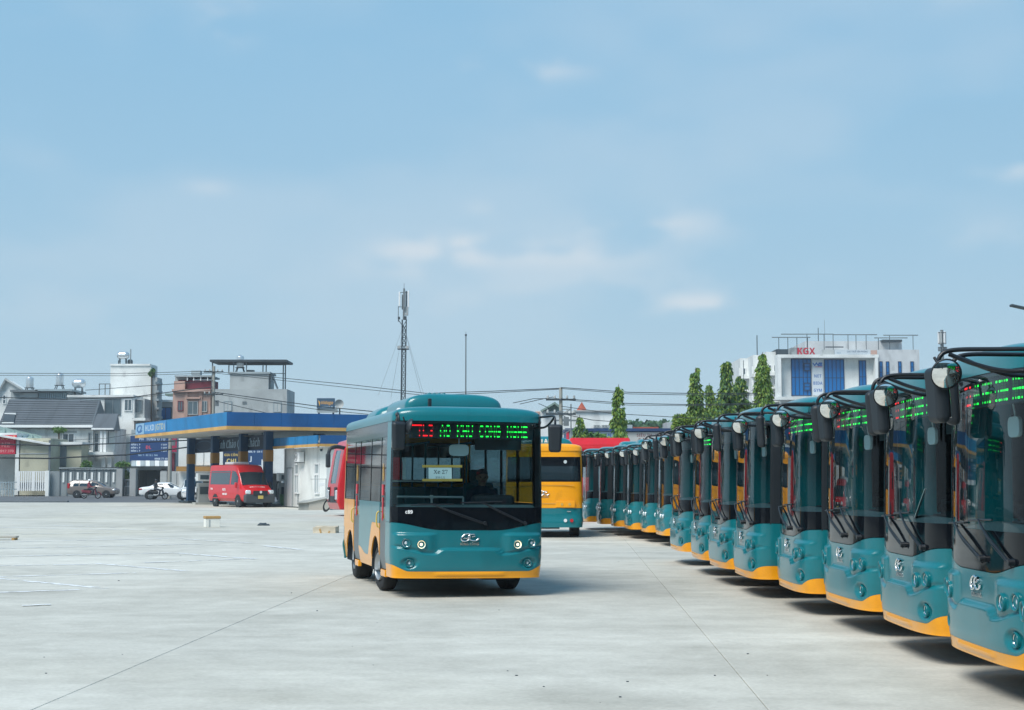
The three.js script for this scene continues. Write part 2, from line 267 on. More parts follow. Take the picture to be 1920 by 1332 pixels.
const skirtTop = (x) => 0.385 + 0.085 * sstep(0.86, 1.09, Math.abs(x));
function bumperOut(p) {
  const x = p.x, y = p.y, a = Math.abs(x), c = crease(x);
  let o = 0.044 * sstep(c + 0.01, c - 0.022, y) * sstep(1.13, 1.0, a);                                        // the lower lip stands proud
  o += 0.036 * sstep(0.46, 0.60, a) * sstep(1.11, 1.02, a) * sstep(0.925, 0.885, y) * sstep(c - 0.02, c + 0.04, y); // pod round the lamps
  const f = Math.hypot((a - 0.86) / 1.5, y - 0.49); o -= 0.03 * sstep(0.085, 0.055, f);   // fog lamp dimple
  return o;
}
function skirtOut(p) { return 0.044 * sstep(1.13, 1.0, Math.abs(p.x)) + 0.002 + 0.012 * sstep(0.52, 0.46, Math.abs(p.x)) * sstep(0.30, 0.325, p.y) * sstep(0.375, 0.35, p.y); }
function onBumper(x, y) {
  const f = (a, b) => { const p = frontPt(phiAt(a, b), b); const e = 1e-3, n = frontPt(phiAt(a, b) + e, b).sub(frontPt(phiAt(a, b) - e, b)).cross(frontPt(phiAt(a, b), b + e).sub(frontPt(phiAt(a, b), b - e))).normalize(); if (n.z < 0) n.negate(); return [p.addScaledVector(n, bumperOut(p.clone())), n]; };
  return f(x, y);
}
const geoCache = {};
const cached = (k, f) => (geoCache[k] ??= f());
const arch = (z, y0) => { let v = y0; for (const c of [1.3, -1.73]) { const d = Math.abs(z - c); if (d < 0.45) v = Math.max(v, 0.36 + Math.sqrt(0.45 * 0.45 - d * d) * 0.98 + 0.02); } return v; };
const DOT = { T: 'V4444444', X: 'HHA4AHH', 3: 'U1161HE', 6: 'EHGUHHE', L: 'GGGGGGV', A: '4AHHVHH', O: 'EHHHHHE', K: 'HIKOKIH', H: 'HHHVHHH', U: 'HHHHHHE', C: 'EHGGGHE', N: 'HPPLJJH', G: 'EHGNHHE', E: 'VGGUGGV', ' ': '0000000', B: 'UHHUHHU', Q: 'EHHHLID', M: 'HRLLHHH', Y: 'HHA4444' };
const bits = (ch) => parseInt(ch, 36);
function dotText(s) { const rows = Array.from({ length: 7 }, () => []); for (const ch of s) { const g = DOT[ch] ?? DOT[' ']; for (let r = 0; r < 7; r++) { const b = bits(g[r] ?? '0'); for (let k = 4; k >= 0; k--) rows[r].push((b >> k) & 1); rows[r].push(0); } } return rows; }
function ledMaterial(first, second, third) {
  const seg = [[first, [1, 0.06, 0.1]], [' ' + second + ' ', [0.1, 1, 0.28]], [third, [0.1, 1, 0.28]]], cols = [];
  const rows = Array.from({ length: 7 }, () => []);
  for (const [s, c] of seg) { const d = dotText(s); for (let r = 0; r < 7; r++) for (const v of d[r]) rows[r].push(v ? c : null); }
  const n = rows[0].length, w = n * 4, h = 40;
  const t = dataTex(w, h, (i, j) => { const r = Math.floor((h - 1 - j) / (h / 7)), c = rows[Math.min(6, r)][Math.floor(i / 4)]; const fy = ((h - 1 - j) % (h / 7)) / (h / 7); if (!c) return [0, 0, 0]; const on = (r % 3 === 0 || r === 6) ? 1 : 0.26; const dot = fy > 0.15 && fy < 0.85 && i % 4 < 3.5 ? 1 : 0.3; return c.map((v) => v * on * dot); });
  t.minFilter = THREE.LinearFilter; t.generateMipmaps = false; t.wrapS = t.wrapT = THREE.ClampToEdgeWrapping;
  const m = new THREE.MeshStandardMaterial({ roughness: 0.5, emissiveMap: t, emissive: new THREE.Color(1, 1, 1), emissiveIntensity: 3.0 }); m.color.setRGB(0.01, 0.015, 0.015); return m;
}
const ledMat = ledMaterial('TL3', 'AO', 'KHU CONG NGHE');
function wheelGeo(width, r) {
  return cached(`tyre${width}`, () => { const w = width / 2; return lathe([[r * 0.56, -w * 0.85], [r * 0.72, -w], [r * 0.9, -w * 0.98], [r * 0.98, -w * 0.8], [r, -w * 0.45], [r * 0.985, -w * 0.42], [r * 0.985, -w * 0.36], [r, -w * 0.33], [r, w * 0.33], [r * 0.985, w * 0.36], [r * 0.985, w * 0.42], [r, w * 0.45], [r * 0.98, w * 0.8], [r * 0.9, w * 0.98], [r * 0.72, w], [r * 0.56, w * 0.85]], 28, 'x'); });
}
const rimGeo = (r, off) => cached(`rim${r}${off}`, () => merge([lathe([[0.001, 0.02], [0.07, 0.025], [0.075, -0.015], [r * 0.34, -0.03], [r * 0.5, -0.01], [r * 0.55, 0.035], [r * 0.58, 0.03], [r * 0.58, -0.05]], 24, 'x'), ...Array.from({ length: 6 }, (_, k) => cyl(0.013, 0.013, 0.03, -0.02, 0.095 * Math.cos(k * 1.047), 0.095 * Math.sin(k * 1.047), 6, 'x'))]).translate(off, 0, 0));
function addWheel(parent, x, z, r, width, steer = 0) {
  const w = grp('wheel', parent), s = Math.sign(x); w.position.set(x, r, z); w.rotation.y = steer;
  mesh('tyre', wheelGeo(width, r), M.rubber, w);
  const rim = mesh('rim', rimGeo(r, 0.05), M.alloy, w); rim.position.x = s * width * 0.22; if (s < 0) rim.rotation.y = Math.PI;
  return w;
}
const turnTo = (o, n, f = V(0, 0, 1)) => o.quaternion.setFromUnitVectors(f, n.clone().normalize());
function roundLamp(parent, name, x, y, r, lit) {
  const [p, n] = onBumper(x, y), g = grp(name, parent); n.add(V(0, 0, 1.2)).normalize(); g.position.copy(p); turnTo(g, n);
  mesh('bezel', cached(`bz${r}`, () => { const q = lathe([[r * 1.0, -0.05], [r * 1.28, -0.03], [r * 1.3, 0.018], [r * 1.15, 0.028], [r * 1.0, 0.012]], 24); q.rotateX(Math.PI / 2); return q; }), M.teal, g);
  mesh('reflector', cached(`rf${r}`, () => { const q = lathe([[0.001, -0.03], [r * 0.6, -0.02], [r, 0.008]], 20); q.rotateX(Math.PI / 2); return q; }), lit ? M.lampLit : M.chrome, g);
  mesh('lens', cached(`ln${r}`, () => { const q = new THREE.SphereGeometry(r * 0.55, 14, 8, 0, Math.PI * 2, 0, Math.PI / 2); q.rotateX(Math.PI / 2); q.scale(1, 1, 0.7); q.translate(0, 0, -0.015); return q; }), lit ? M.lampLit : M.lampGlass, g);
}
function emblemGeo(k) {
  return cached(`emb${k}`, () => {
    const a = new THREE.TorusGeometry(0.062, 0.013, 6, 20, Math.PI * 1.55); a.scale(1.15, 0.72, 1); a.rotateZ(0.5); a.translate(-0.05, 0, 0);
    const b = new THREE.TorusGeometry(0.062, 0.013, 6, 20, Math.PI * 1.55); b.scale(1.15, 0.72, 1); b.rotateZ(Math.PI + 0.1); b.rotateY(Math.PI); b.translate(0.05, 0, 0);
    const c = box(0.075, 0.016, 0.02, -0.045, -0.012, 0, 0.004), d = box(0.05, 0.016, 0.02, 0.055, -0.004, 0, 0.004); d.rotateZ(0.35);
    const e = box(0.016, 0.05, 0.02, 0, -0.012, 0, 0.004); e.rotateZ(-0.4);
    return merge([a, b, c, d, e]).scale(k, k, 1);
  });
}
function letters(s, size, depth = 0.006) { return cached(`t_${s}_${size}`, () => { const g = new TextGeometry(s, { font, size, depth, curveSegments: 3 }); g.computeBoundingBox(); const b = g.boundingBox; g.translate(-(b.min.x + b.max.x) / 2, 0, 0); return g; }); }

function mirrorArm(bus, sg) {
  const arm = grp('mirror_arm', bus), X = sg * 1.0, o = sg * 0.13;
  const b0 = V(X, 2.56, 2.38), tip = V(X + o, 2.56, 3.42);
  mesh('upper_tube', cached(`mu${sg}`, () => tube([b0, V(X + o * 0.4, 2.60, 2.7), V(X + o * 0.8, 2.605, 3.05), V(X + o, 2.60, 3.33), V(X + o, 2.555, 3.425), V(X + o, 2.44, 3.45)], 0.0165, 40, 8)), M.tubeBlack, arm);
  mesh('lower_tube', cached(`ml${sg}`, () => tube([V(X, 2.45, 2.46), V(X + o * 0.4, 2.45, 2.72), V(X + o * 0.7, 2.452, 2.98), V(X + o * 0.9, 2.50, 3.18), V(X + o, 2.572, 3.36)], 0.0165, 36, 8)), M.tubeBlack, arm);
  mesh('bracket', cached(`mb${sg}`, () => merge([box(0.06, 0.2, 0.05, X, 2.5, 2.46, 0.01), bar(V(X + o * 0.35, 2.6, 2.72), V(X + o * 0.35, 2.45, 2.72), 0.014, 8), bar(V(X + o * 0.45, 2.6, 2.80), V(X + o * 0.45, 2.45, 2.80), 0.012, 8), box(0.055, 0.055, 0.12, X + o * 0.4, 2.52, 2.76, 0.012)])), M.tubeBlack, arm);
  mesh('cable', cached(`mc${sg}`, () => tube([V(X + o * 0.3, 2.61, 2.66), V(X + o * 0.35, 2.66, 2.74), V(X + o * 0.4, 2.6, 2.83), V(X + o * 0.45, 2.41, 2.84), V(X + o * 0.4, 2.44, 2.75)], 0.004, 24, 5)), M.tubeBlack, arm);
  const h = grp('mirror', bus); h.position.set(X + o, 2.28, 3.44); h.rotation.y = sg * -0.22; h.rotation.x = 0.06;
  mesh('housing', cached('mh', () => { const g = new RoundedBoxGeometry(0.21, 0.40, 0.10, 4, 0.046); const p = g.attributes.position; for (let i = 0; i < p.count; i++) { const y = p.getY(i), k = 1 - 0.16 * sstep(0.05, -0.2, y), bz = p.getZ(i) > 0 ? 1.25 : 0.8; p.setX(i, p.getX(i) * k); p.setZ(i, p.getZ(i) * bz); } g.computeVertexNormals(); return g; }), M.blackPlastic, h);
  mesh('mirror_glass', cached('mg', () => { const g = new RoundedBoxGeometry(0.165, 0.34, 0.008, 3, 0.004); g.translate(0, 0.005, -0.044); return g; }), M.mirrorGlass, h);
  if (sg < 0) {   // the wide round kerb mirror sits at the tip of the door side's arm only
    const c = grp('round_mirror', bus); c.position.set(X + o + 0.15, 2.42, 3.43); turnTo(c, V(0.93, -0.30, -0.02));
    mesh('shell', cached('rs', () => { const q = lathe([[0.001, -0.055], [0.05, -0.05], [0.09, -0.025], [0.112, 0.0], [0.112, 0.012], [0.104, 0.012]], 24); q.rotateX(Math.PI / 2); return q; }), M.blackPlastic, c);
    mesh('mirror_glass', cached('rg', () => { const q = lathe([[0.105, 0.006], [0.08, 0.02], [0.045, 0.030], [0.001, 0.034]], 24); q.rotateX(Math.PI / 2); return q; }), M.mirrorGlass, c);
    mesh('stalk', cached('rst', () => bar(V(0.0, 0.0, -0.05), V(-0.02, 0.10, -0.13), 0.011, 6)), M.tubeBlack, c);
  }
}
const rowSeat = () => cached('seat', () => merge([box(0.42, 0.09, 0.42, 0, 0.45, 0, 0.035), box(0.42, 0.62, 0.08, 0, 0.80, -0.2, 0.035), box(0.3, 0.42, 0.3, 0, 0.21, -0.02, 0.02)]));
const roofRings = (hw, z0, fc, fn, zr, rc, rn, y0, hgt, p, n = 14) => {
  const per = []; for (let i = 0; i <= 16; i++) per.push([-1, lerp(zr, z0, i / 16), 0]);
  for (let i = 1; i < 28; i++) { const f = -Math.PI / 2 + Math.PI * i / 28; per.push([pw(Math.sin(f), fn), z0, fc * pw(Math.cos(f), fn)]); }
  for (let i = 0; i <= 16; i++) per.push([1, lerp(z0, zr, i / 16), 0]);
  for (let i = 1; i < 20; i++) { const f = Math.PI / 2 - Math.PI * i / 20; per.push([pw(Math.sin(f), rn), zr, -rc * pw(Math.cos(f), rn)]); }
  const pos = [], idx = [], m = per.length, uv = [];
  for (let k = 0; k <= n; k++) { const t = Math.PI / 2 * (1 - k / n), r = Math.pow(Math.sin(t), 2 / p), y = y0 + hgt * Math.pow(Math.cos(t), 2 / p); for (const [a, z, c] of per) { pos.push(hw * a * r, k === n ? y0 + hgt : y, z + c * r); uv.push(hw * a * r, z); } }
  for (let k = 0; k < n; k++) for (let i = 0; i < m; i++) { const a = k * m + i, b = k * m + (i + 1) % m; idx.push(a, b, b + m, a, b + m, a + m); }
  const g = new THREE.BufferGeometry(); g.setAttribute('position', new THREE.Float32BufferAttribute(pos, 3)); g.setAttribute('uv', new THREE.Float32BufferAttribute(uv, 2)); g.setIndex(idx); g.computeVertexNormals(); return g;
};
// detail: 2 = the driven bus, 1 = the parked row near by, 0 = far in the row
function makeBus(detail, opt = {}) {
  const bus = new THREE.Group(), q = detail > 0 ? 1 : 0.5, PI2 = Math.PI / 2;
  const put = (name, key, f, mat, parent = bus) => mesh(name, cached(key + (key.startsWith('!') ? '' : detail > 0 ? 'h' : 'l'), f), mat, parent);
  const N = (n) => Math.max(4, Math.round(n * q));
  // front
  put('bumper', 'bumper', () => patch(frontPt, -PI2 - 0.1, PI2 + 0.1, N(96), (u) => skirtTop(frontPt(u, 0.4).x) - 0.004, (u) => maskLow(frontPt(u, 1).x), N(44), { out: bumperOut, rim: 0.04 }), M.teal);
  put('skirt', 'skirt', () => patch(frontPt, -PI2 - 0.1, PI2 + 0.1, N(72), 0.275, (u) => skirtTop(frontPt(u, 0.4).x) - 0.006, N(10), { out: skirtOut, rim: 0.09 }), M.amber);
  put('lower_windscreen_mask', 'mask', () => patch(frontPt, -PI2 * 0.925, PI2 * 0.925, N(48), (u) => maskLow(frontPt(u, 1).x) + 0.007, 1.285, N(6), { out: 0.002, rim: 0.03 }), M.blackGloss);
  put('windscreen', 'wind', () => patch(frontPt, -PI2 * 0.925, PI2 * 0.925, N(56), 1.287, 2.515, N(20), { out: 0.002, rim: 0 }), M.glassClear);
  put('windscreen_seal', 'seal', () => merge([patch(frontPt, -PI2 * 0.945, -PI2 * 0.927, 3, (u) => maskLow(1), 2.525, N(16), { out: 0.004 }), patch(frontPt, PI2 * 0.927, PI2 * 0.945, 3, (u) => maskLow(1), 2.525, N(16), { out: 0.004 }), patch(frontPt, -PI2 * 0.925, PI2 * 0.925, N(40), 2.49, 2.53, 2, { out: 0.0, rim: 0.02 })]), M.blackPlastic);
  for (const s of [-1, 1]) put('corner_post', `post${s}`, () => patch(frontPt, s * PI2 * 0.947, s * (PI2 + 0.1), N(12), (u) => maskLow(1.1) + 0.006, 2.525, N(18), { out: 0.002, rim: 0.03 }), s < 0 ? M.teal : M.blackPlastic);
  put('roof', 'roof', () => roofRings(HW(2.52) + 0.012, ZF(2.52) - FC, FC + 0.015, FN, ZR, RC - 0.03, RN, 2.52, 0.22, 4.2, detail ? 14 : 8), opt.rear ? M.amber : M.teal);
  if (detail) {
    put('brow_line', 'brow', () => patch(frontPt, -PI2 * 0.62, PI2 * 0.62, 30, 2.555, 2.567, 1, { out: 0.002, rim: 0.012 }), M.teal);
    for (const s of [-1, 1]) put('marker_lamp', `mk${s}`, () => { const g = new THREE.SphereGeometry(0.04, 12, 8); g.scale(1, 0.8, 1.1); g.translate(s * 0.93, 2.70, 2.2); return g; }, M.whitePlastic);
  }
  const pod = put('roof_unit', 'pod', () => roofRings(0.76, 1.5, 0.22, 5, -0.1, 0.3, 4, 2.70, 0.29, 3.6, 10), M.teal);
  if (detail) for (let k = 0; k < 4; k++) put('rib', `rib${k}`, () => { const g = new THREE.CapsuleGeometry(0.026, 1.5, 3, 8); g.rotateX(PI2); g.translate(-0.36 + k * 0.075, 2.982, 0.8); return g; }, M.teal, pod);
  put('rear_roof_unit', 'pod2', () => roofRings(0.86, -1.0, 0.3, 3, -1.9, 0.35, 3, 2.66, 0.31, 2.6, 8), M.teal);
  if (detail > 1) put('aerial', 'aer', () => merge([box(0.05, 0.13, 0.07, -0.42, 2.83, 1.9, 0.01)]), M.blackPlastic);
  // rear
  const rp = (n, k, lo, hi, m, a = 1, o = 0.002) => put(n, 'rear' + k, () => patch(rearPt, -PI2 * a, PI2 * a, N(40), lo, hi, N(10), { out: o, rim: 0.03 }), m);
  rp('rear_panel', 'a', 0.86, 1.62, M.amber); rp('rear_bumper', 'b', 0.30, 0.855, M.teal, 1, (p) => 0.002 + 0.03 * sstep(0.62, 0.55, p.y) + 0.012 * sstep(0.72, 0.74, p.y) * sstep(0.6, 0.5, Math.abs(p.x))); rp('rear_header', 'c', 2.345, 2.52, M.amber);
  for (const s of [-1, 1]) put('rear_post', `rpost${s}`, () => patch(rearPt, s * PI2 * 0.74, s * PI2, N(16), 1.622, 2.343, N(10), { out: 0.002, rim: 0.03 }), M.amber);
  put('rear_window', 'rw', () => patch(rearPt, -PI2 * 0.735, PI2 * 0.735, N(30), 1.625, 2.34, N(10), { out: -0.004, rim: 0.02 }), opt.rear ? M.glassDark : M.glassTint);
  put('rear_window_band', 'rwb', () => merge([patch(rearPt, -PI2 * 0.735, PI2 * 0.735, N(30), 2.08, 2.345, 4, { out: 0.003, rim: 0.015 }), patch(rearPt, -PI2 * 0.735, PI2 * 0.735, N(30), 1.62, 1.68, 2, { out: 0.003, rim: 0.015 }), patch(rearPt, PI2 * 0.58, PI2 * 0.74, 6, 1.66, 2.1, 4, { out: 0.003, rim: 0.015 }), patch(rearPt, -PI2 * 0.74, -PI2 * 0.58, 6, 1.66, 2.1, 4, { out: 0.003, rim: 0.015 })]), M.blackGloss);
  if (opt.rear) {
    const zr = ZR - RC;
    put('rear_hatch', '!rh', () => merge([box(1.75, 0.012, 0.02, 0, 1.52, zr - 0.006), box(1.75, 0.014, 0.02, 0, 0.99, zr - 0.006), box(0.014, 0.53, 0.02, 0.875, 1.255, zr - 0.006)]), M.goldDecal);
    put('lamp_tray', '!lt', () => box(0.56, 0.19, 0.03, -0.62, 0.97, zr - 0.012, 0.012), M.amber);
    for (const x of [-0.52, -0.74]) put('reversing_sensor', `!rs${x}`, () => cyl(0.04, 0.04, 0.02, x, 0.97, zr - 0.03, 14, 'z'), M.goldDecal);
    put('tail_lamp', '!tl1', () => cyl(0.05, 0.05, 0.03, -0.62, 0.50, zr - 0.03, 16, 'z'), M.whitePlastic);
    put('tail_lamp', '!tl2', () => cyl(0.05, 0.05, 0.03, -0.80, 0.50, zr - 0.03, 16, 'z'), M.tailRed);
    put('tail_lamp', '!tl3', () => cyl(0.05, 0.05, 0.03, 0.8, 0.50, zr - 0.03, 16, 'z'), M.tailRed);
    const e = put('emblem', '!re', () => emblemGeo(1.25).clone().rotateY(Math.PI).translate(0, 1.29, zr - 0.015), M.chrome);
    put('lettering', '!rl', () => letters('KING LONG', 0.035).clone().rotateY(Math.PI).translate(0, 1.16, zr - 0.006), M.chrome);
    put('roof_unit_lettering', '!rul', () => letters('ALAL', 0.12).clone().rotateY(Math.PI).translate(0, 2.76, ZR - RC + 0.62), M.paper);
    put('badge', '!rb', () => box(0.11, 0.025, 0.01, -0.72, 0.76, zr - 0.012, 0.003), M.chrome);
    put('rear_eye', '!ry', () => cyl(0.05, 0.05, 0.02, -0.62, 2.2, zr - 0.012, 14, 'z'), M.mirrorBack);
  }
  // sides
  for (const s of [-1, 1]) {
    const P = sidePt(s), S = (n, k, u0, u1, nu, lo, hi, m, o = 0.002, rim = 0.03, nv = 8) => put(n, `s${s}${k}`, () => patch(P, u0, u1, N(nu), lo, hi, N(nv), { out: o, rim }), m);
    S('window_header', 'hd', -2.5, 2.3, 20, 2.30, 2.525, M.blackGloss);
    const bounds = s < 0 ? [2.29, 1.72, 0.66, -0.6, -1.28, -2.5] : [2.29, 1.25, 0.1, -1.1, -2.5];
    for (let k = 0; k < bounds.length - 1; k++) {
      const a = bounds[k], b = bounds[k + 1], isDoor = s < 0 && (k === 0 || k === 3);
      S(isDoor ? 'door_glass' : 'side_window', `w${k}`, b + 0.03, a - 0.03, 6, isDoor ? 1.1 : 1.345, 2.298, M.glassTint, -0.004, 0);
      S('window_post', `p${k}`, b - 0.028, b + 0.028, 2, 1.345, 2.298, M.blackGloss);
      if (isDoor) S('door', `d${k}`, b + 0.01, a - 0.01, 8, k === 3 ? (z) => Math.max(0.36, 0) : 0.36, 1.1, M.doorGrey, -0.006);
    }
    S('window_post', 'pe', 2.262, 2.3, 2, 1.345, 2.298, M.blackGloss);
    const yO = s < 0 ? (z) => z < -1.28 ? 1.345 : lerp(0.5, 1.02, sstep(0.45, 0.95, z)) + 0.1 * sstep(0.2, -0.5, z) : (z) => 0.52 + 0.83 * sstep(-1.0, -1.6, z) + 0.45 * sstep(0.6, 1.2, z) * sstep(1.9, 1.5, z);
    const segs = s < 0 ? [[-2.5, -1.29, 40], [-0.59, 1.715, 64]] : [[-2.5, 2.3, 110]];
    segs.forEach(([a, b, n], k) => {
      const low = (z) => arch(z, 0.33);
      if (!(s < 0 && k === 0)) S('side_panel', `tp${k}`, a, b, n, (z) => Math.min(1.335, Math.max(low(z), yO(z)) + 0.003), 1.34, M.teal);
      S('painted_sweep', `ap${k}`, a, b, n, low, (z) => Math.min(1.34, Math.max(yO(z), low(z) + 0.002)), M.amber);
    });
    if (s < 0) { for (const [k, z] of [[0, 2.0], [1, -0.94]]) {
      if (detail) { put('door_decal', `dd${k}`, () => merge([[0.0, 1], [0.075, 0.8], [0.145, 0.6]].map(([dy, w]) => { const g = prism([[-0.05 * w, 0], [0, 0.09], [0.05 * w, 0], [0.05 * w, -0.035], [0, 0.05], [-0.05 * w, -0.035]], 0.004); g.rotateY(-PI2); g.translate(-HW(1.75) - 0.004, 1.68 + dy, z); return g; })), M.goldDecal);
      put('notice', `dn${k}`, () => { const g = merge([box(0.006, 0.16, 0.15, 0, 1.52, 0), box(0.006, 0.34, 0.06, 0, 1.24, 0)]); g.translate(-HW(1.5) - 0.004, 0, z); return g; }, M.redPlastic); }
      put('grab_handle', `gh${k}`, () => tube([V(-1.135, 1.2, z - 0.27), V(-1.17, 1.16, z - 0.27), V(-1.17, 1.0, z - 0.27), V(-1.135, 0.96, z - 0.27)], 0.012, 12, 6), M.railYellow);
      put('step', `st${k}`, () => box(0.06, 0.1, 0.42, -1.08, 0.30, z, 0.01), M.amber);
    } }
    for (const z of [1.3, -1.73]) put('wheel_arch', `wa${s}${z}`, () => { const g = new THREE.CylinderGeometry(0.448, 0.448, 0.5, 18, 1, true, 0, Math.PI); g.rotateZ(PI2); g.rotateX(PI2 * (1)); g.rotateX(-PI2); const h = new THREE.CylinderGeometry(0.448, 0.448, 0.5, 24, 1, true); h.rotateZ(PI2); h.translate(s * 0.86, 0.36, z); const p = h.attributes.position; for (let i = 0; i < p.count; i++) if (p.getY(i) < 0.3) p.setY(i, 0.3); return h; }, M.interiorDark);
    addWheel(bus, s * 0.945, 1.3, 0.36, 0.225, opt.steer ?? 0); addWheel(bus, s * 0.90, -1.73, 0.36, 0.30);
  }
  // underside and inside
  put('floor', 'floor', () => box(2.0, 0.06, 5.1, 0, 0.42, -0.15), M.interiorDark);
  put('chassis', 'chas', () => merge([box(0.9, 0.16, 5.0, 0, 0.33, -0.1), cyl(0.07, 0.07, 1.7, 0, 0.36, 1.3, 8, 'x'), cyl(0.09, 0.09, 1.6, 0, 0.36, -1.73, 8, 'x'), box(0.5, 0.14, 0.5, 0.55, 0.29, 2.2)]), M.interiorDark);
  put('ceiling', 'ceil', () => box(1.9, 0.02, 4.6, 0, 2.5, -0.2), M.interiorLight);
  const dash = put('dashboard', 'dash', () => patch((u, v) => { const p = frontPt(u, lerp(1.27, 1.05, v)); return V(p.x * lerp(0.97, 0.93, v), lerp(1.25, 1.32, Math.sin(v * 3.0)) , p.z - 0.05 - 0.62 * v); }, -PI2 * 0.74, PI2 * 0.74, N(24), 0, 1, 6, { out: 0, rim: 0.05, centre: V(0, 0.4, 2) }), M.interior);
  put('dash_front', 'dashf', () => box(1.7, 0.8, 0.05, 0, 0.88, 2.2, 0.01), M.interior, dash);
  if (detail) {
    put('vent', 'vent', () => merge([-0.55, 0.2, 0.6].map((x) => box(0.24, 0.02, 0.07, x, 1.325, 2.42, 0.006))), M.interiorDark, dash);
    put('instrument_hood', 'hood', () => { const g = new RoundedBoxGeometry(0.62, 0.16, 0.3, 3, 0.06); g.translate(0.5, 1.38, 2.2); return g; }, M.interiorDark, dash);
    put('steering_wheel', 'steer', () => { const g = merge([new THREE.TorusGeometry(0.21, 0.016, 8, 28), box(0.4, 0.03, 0.02), box(0.03, 0.2, 0.02, 0, -0.1, 0)]); g.rotateX(-1.05); g.translate(0.5, 1.36, 1.93); return g; }, M.interiorDark);
    put('driver_seat', 'dseat', () => merge([box(0.5, 0.12, 0.5, 0.5, 0.86, 1.42, 0.04), box(0.48, 0.72, 0.11, 0.5, 1.28, 1.15, 0.05), box(0.28, 0.2, 0.08, 0.5, 1.74, 1.14, 0.04), box(0.36, 0.4, 0.36, 0.5, 0.62, 1.42, 0.02)]), M.seatTeal);
    put('handrail', 'hrail', () => merge([bar(V(-0.92, 1.42, 2.05), V(0.08, 1.42, 2.05), 0.017, 8), bar(V(-0.4, 1.42, 2.05), V(-0.36, 0.5, 2.0), 0.017, 8), bar(V(0.08, 1.42, 2.05), V(0.1, 0.5, 2.0), 0.015, 8), box(0.05, 0.06, 0.05, -0.4, 1.42, 2.05, 0.01)]), M.rail);
    put('partition_rail', 'prail', () => bar(V(-0.9, 1.65, 1.3), V(-0.1, 1.65, 1.3), 0.013, 6), M.rail);
    put('led_housing', 'ledh', () => patch((u, v) => { const p = frontPt(u, v); return V(p.x, p.y, p.z - 0.11); }, -PI2 * 0.45, PI2 * 0.6, 24, 2.275, 2.495, 2, { rim: 0.06 }), M.interiorDark);
    const led = put('led_sign', 'leds', () => { const g = patch((u, v) => { const p = frontPt(u, v); return V(p.x, p.y, p.z - 0.105); }, -PI2 * 0.42, PI2 * 0.565, 28, 2.30, 2.47, 1, { rim: 0 }); const u = g.attributes.uv, p = g.attributes.position; for (let i = 0; i < p.count; i++) u.setXY(i, (p.getX(i) + 0.757) / 1.657, (p.getY(i) - 2.30) / 0.17); return g; }, ledMat);
    put('sun_blind', 'blind', () => box(0.7, 0.16, 0.01, 0.5, 2.2, 2.52), M.interiorDark);
    put('inside_mirror', 'imir', () => merge([(() => { const o = []; for (let k = 0; k < 28; k++) { const t = k / 28 * Math.PI * 2; o.push([0.14 * pw(Math.cos(t), 4), 0.08 * pw(Math.sin(t), 4)]); } return prism(o, 0.02, 0.006).translate(-0.1, 2.11, 2.58); })(), bar(V(-0.1, 2.17, 2.58), V(-0.1, 2.3, 2.6), 0.008, 6)]), M.whitePlastic);
    const n = detail > 1 ? 5 : 2;
    for (let k = 0; k < n; k++) for (const x of [-0.75, -0.32, 0.36, 0.78]) { if ((x < 0 && (k === 2 || k === 3) && detail > 1 && k === 2)) continue; const st = put('seat', '!seat', rowSeat, M.seatTeal); st.position.set(x, 0.45, 0.55 - k * 0.72); }
    if (detail > 1) { for (const x of [-0.35, 0.3]) put('ceiling_rail', `crail${x}`, () => merge([bar(V(x, 2.25, 1.5), V(x, 2.25, -2.2), 0.016, 6), ...[1.2, 0, -1.2].map((z) => bar(V(x, 2.25, z), V(x, 0.45, z), 0.016, 6))]), M.seatTeal); }
    // wipers park along the bottom of the glass
    for (const [x, tx, ty] of [[0.22, -0.55, 1.20], [0.82, 0.16, 1.24]]) put('wiper', `wip${x}`, () => { const b = frontPt(phiAt(x, 1.04), 1.06), t = frontPt(phiAt(tx, ty), ty + 0.12); b.z += 0.03; t.z += 0.03; const mid = b.clone().lerp(t, 0.6); mid.z += 0.02; const bl = []; for (let i = 0; i <= 6; i++) { const f = i / 6 - 0.5, xx = t.x + f * 0.62, yy = t.y + f * 0.02; const p = frontPt(phiAt(Math.max(-1, xx), yy), yy); p.z += 0.02; bl.push(p); } return merge([tube([b, mid, t], 0.011, 12, 6), tube([b.clone().add(V(0.03, -0.03, 0)), mid.clone().add(V(0.02, -0.03, 0)), t], 0.007, 12, 5), tube(bl, 0.009, 14, 5), cyl(0.03, 0.025, 0.05, b.x, b.y, b.z - 0.01, 10, 'z')]); }, M.tubeBlack);
    // lamps, badge
    for (const s of [-1, 1]) { roundLamp(bus, 'headlight', s * 0.91, 0.775, 0.055, false); roundLamp(bus, 'headlight', s * 0.70, 0.755, 0.055, !!opt.lit); roundLamp(bus, 'fog_lamp', s * 0.86, 0.49, 0.048, false); }
    const [ep, en] = onBumper(0, 0.855); const e = put('emblem', '!emb', () => emblemGeo(1.05), M.chrome); e.position.copy(ep).addScaledVector(en, 0.012);
    if (detail > 1) { const f = put('fleet_number', '!fn', () => letters('c89', 0.05), M.paper), p = frontPt(phiAt(-0.88, 1.2), 1.2); f.position.set(p.x, 1.19, p.z + 0.02); f.rotation.y = -0.42; }
    const l = put('lettering', '!let', () => letters('KING LONG', 0.036), M.chrome); l.position.copy(onBumper(0, 0.745)[0]); l.position.z += 0.002;
    for (const s of [-1, 1]) mirrorArm(bus, s);
  } else {
    for (const s of [-1, 1]) put('headlight', `fl${s}`, () => merge([0.91, 0.70].map((x) => { const [p] = onBumper(s * x, 0.765); const g = new THREE.SphereGeometry(0.06, 10, 8); g.scale(1, 1, 0.5); g.translate(p.x, p.y, p.z); return g; })), M.lampGlass);
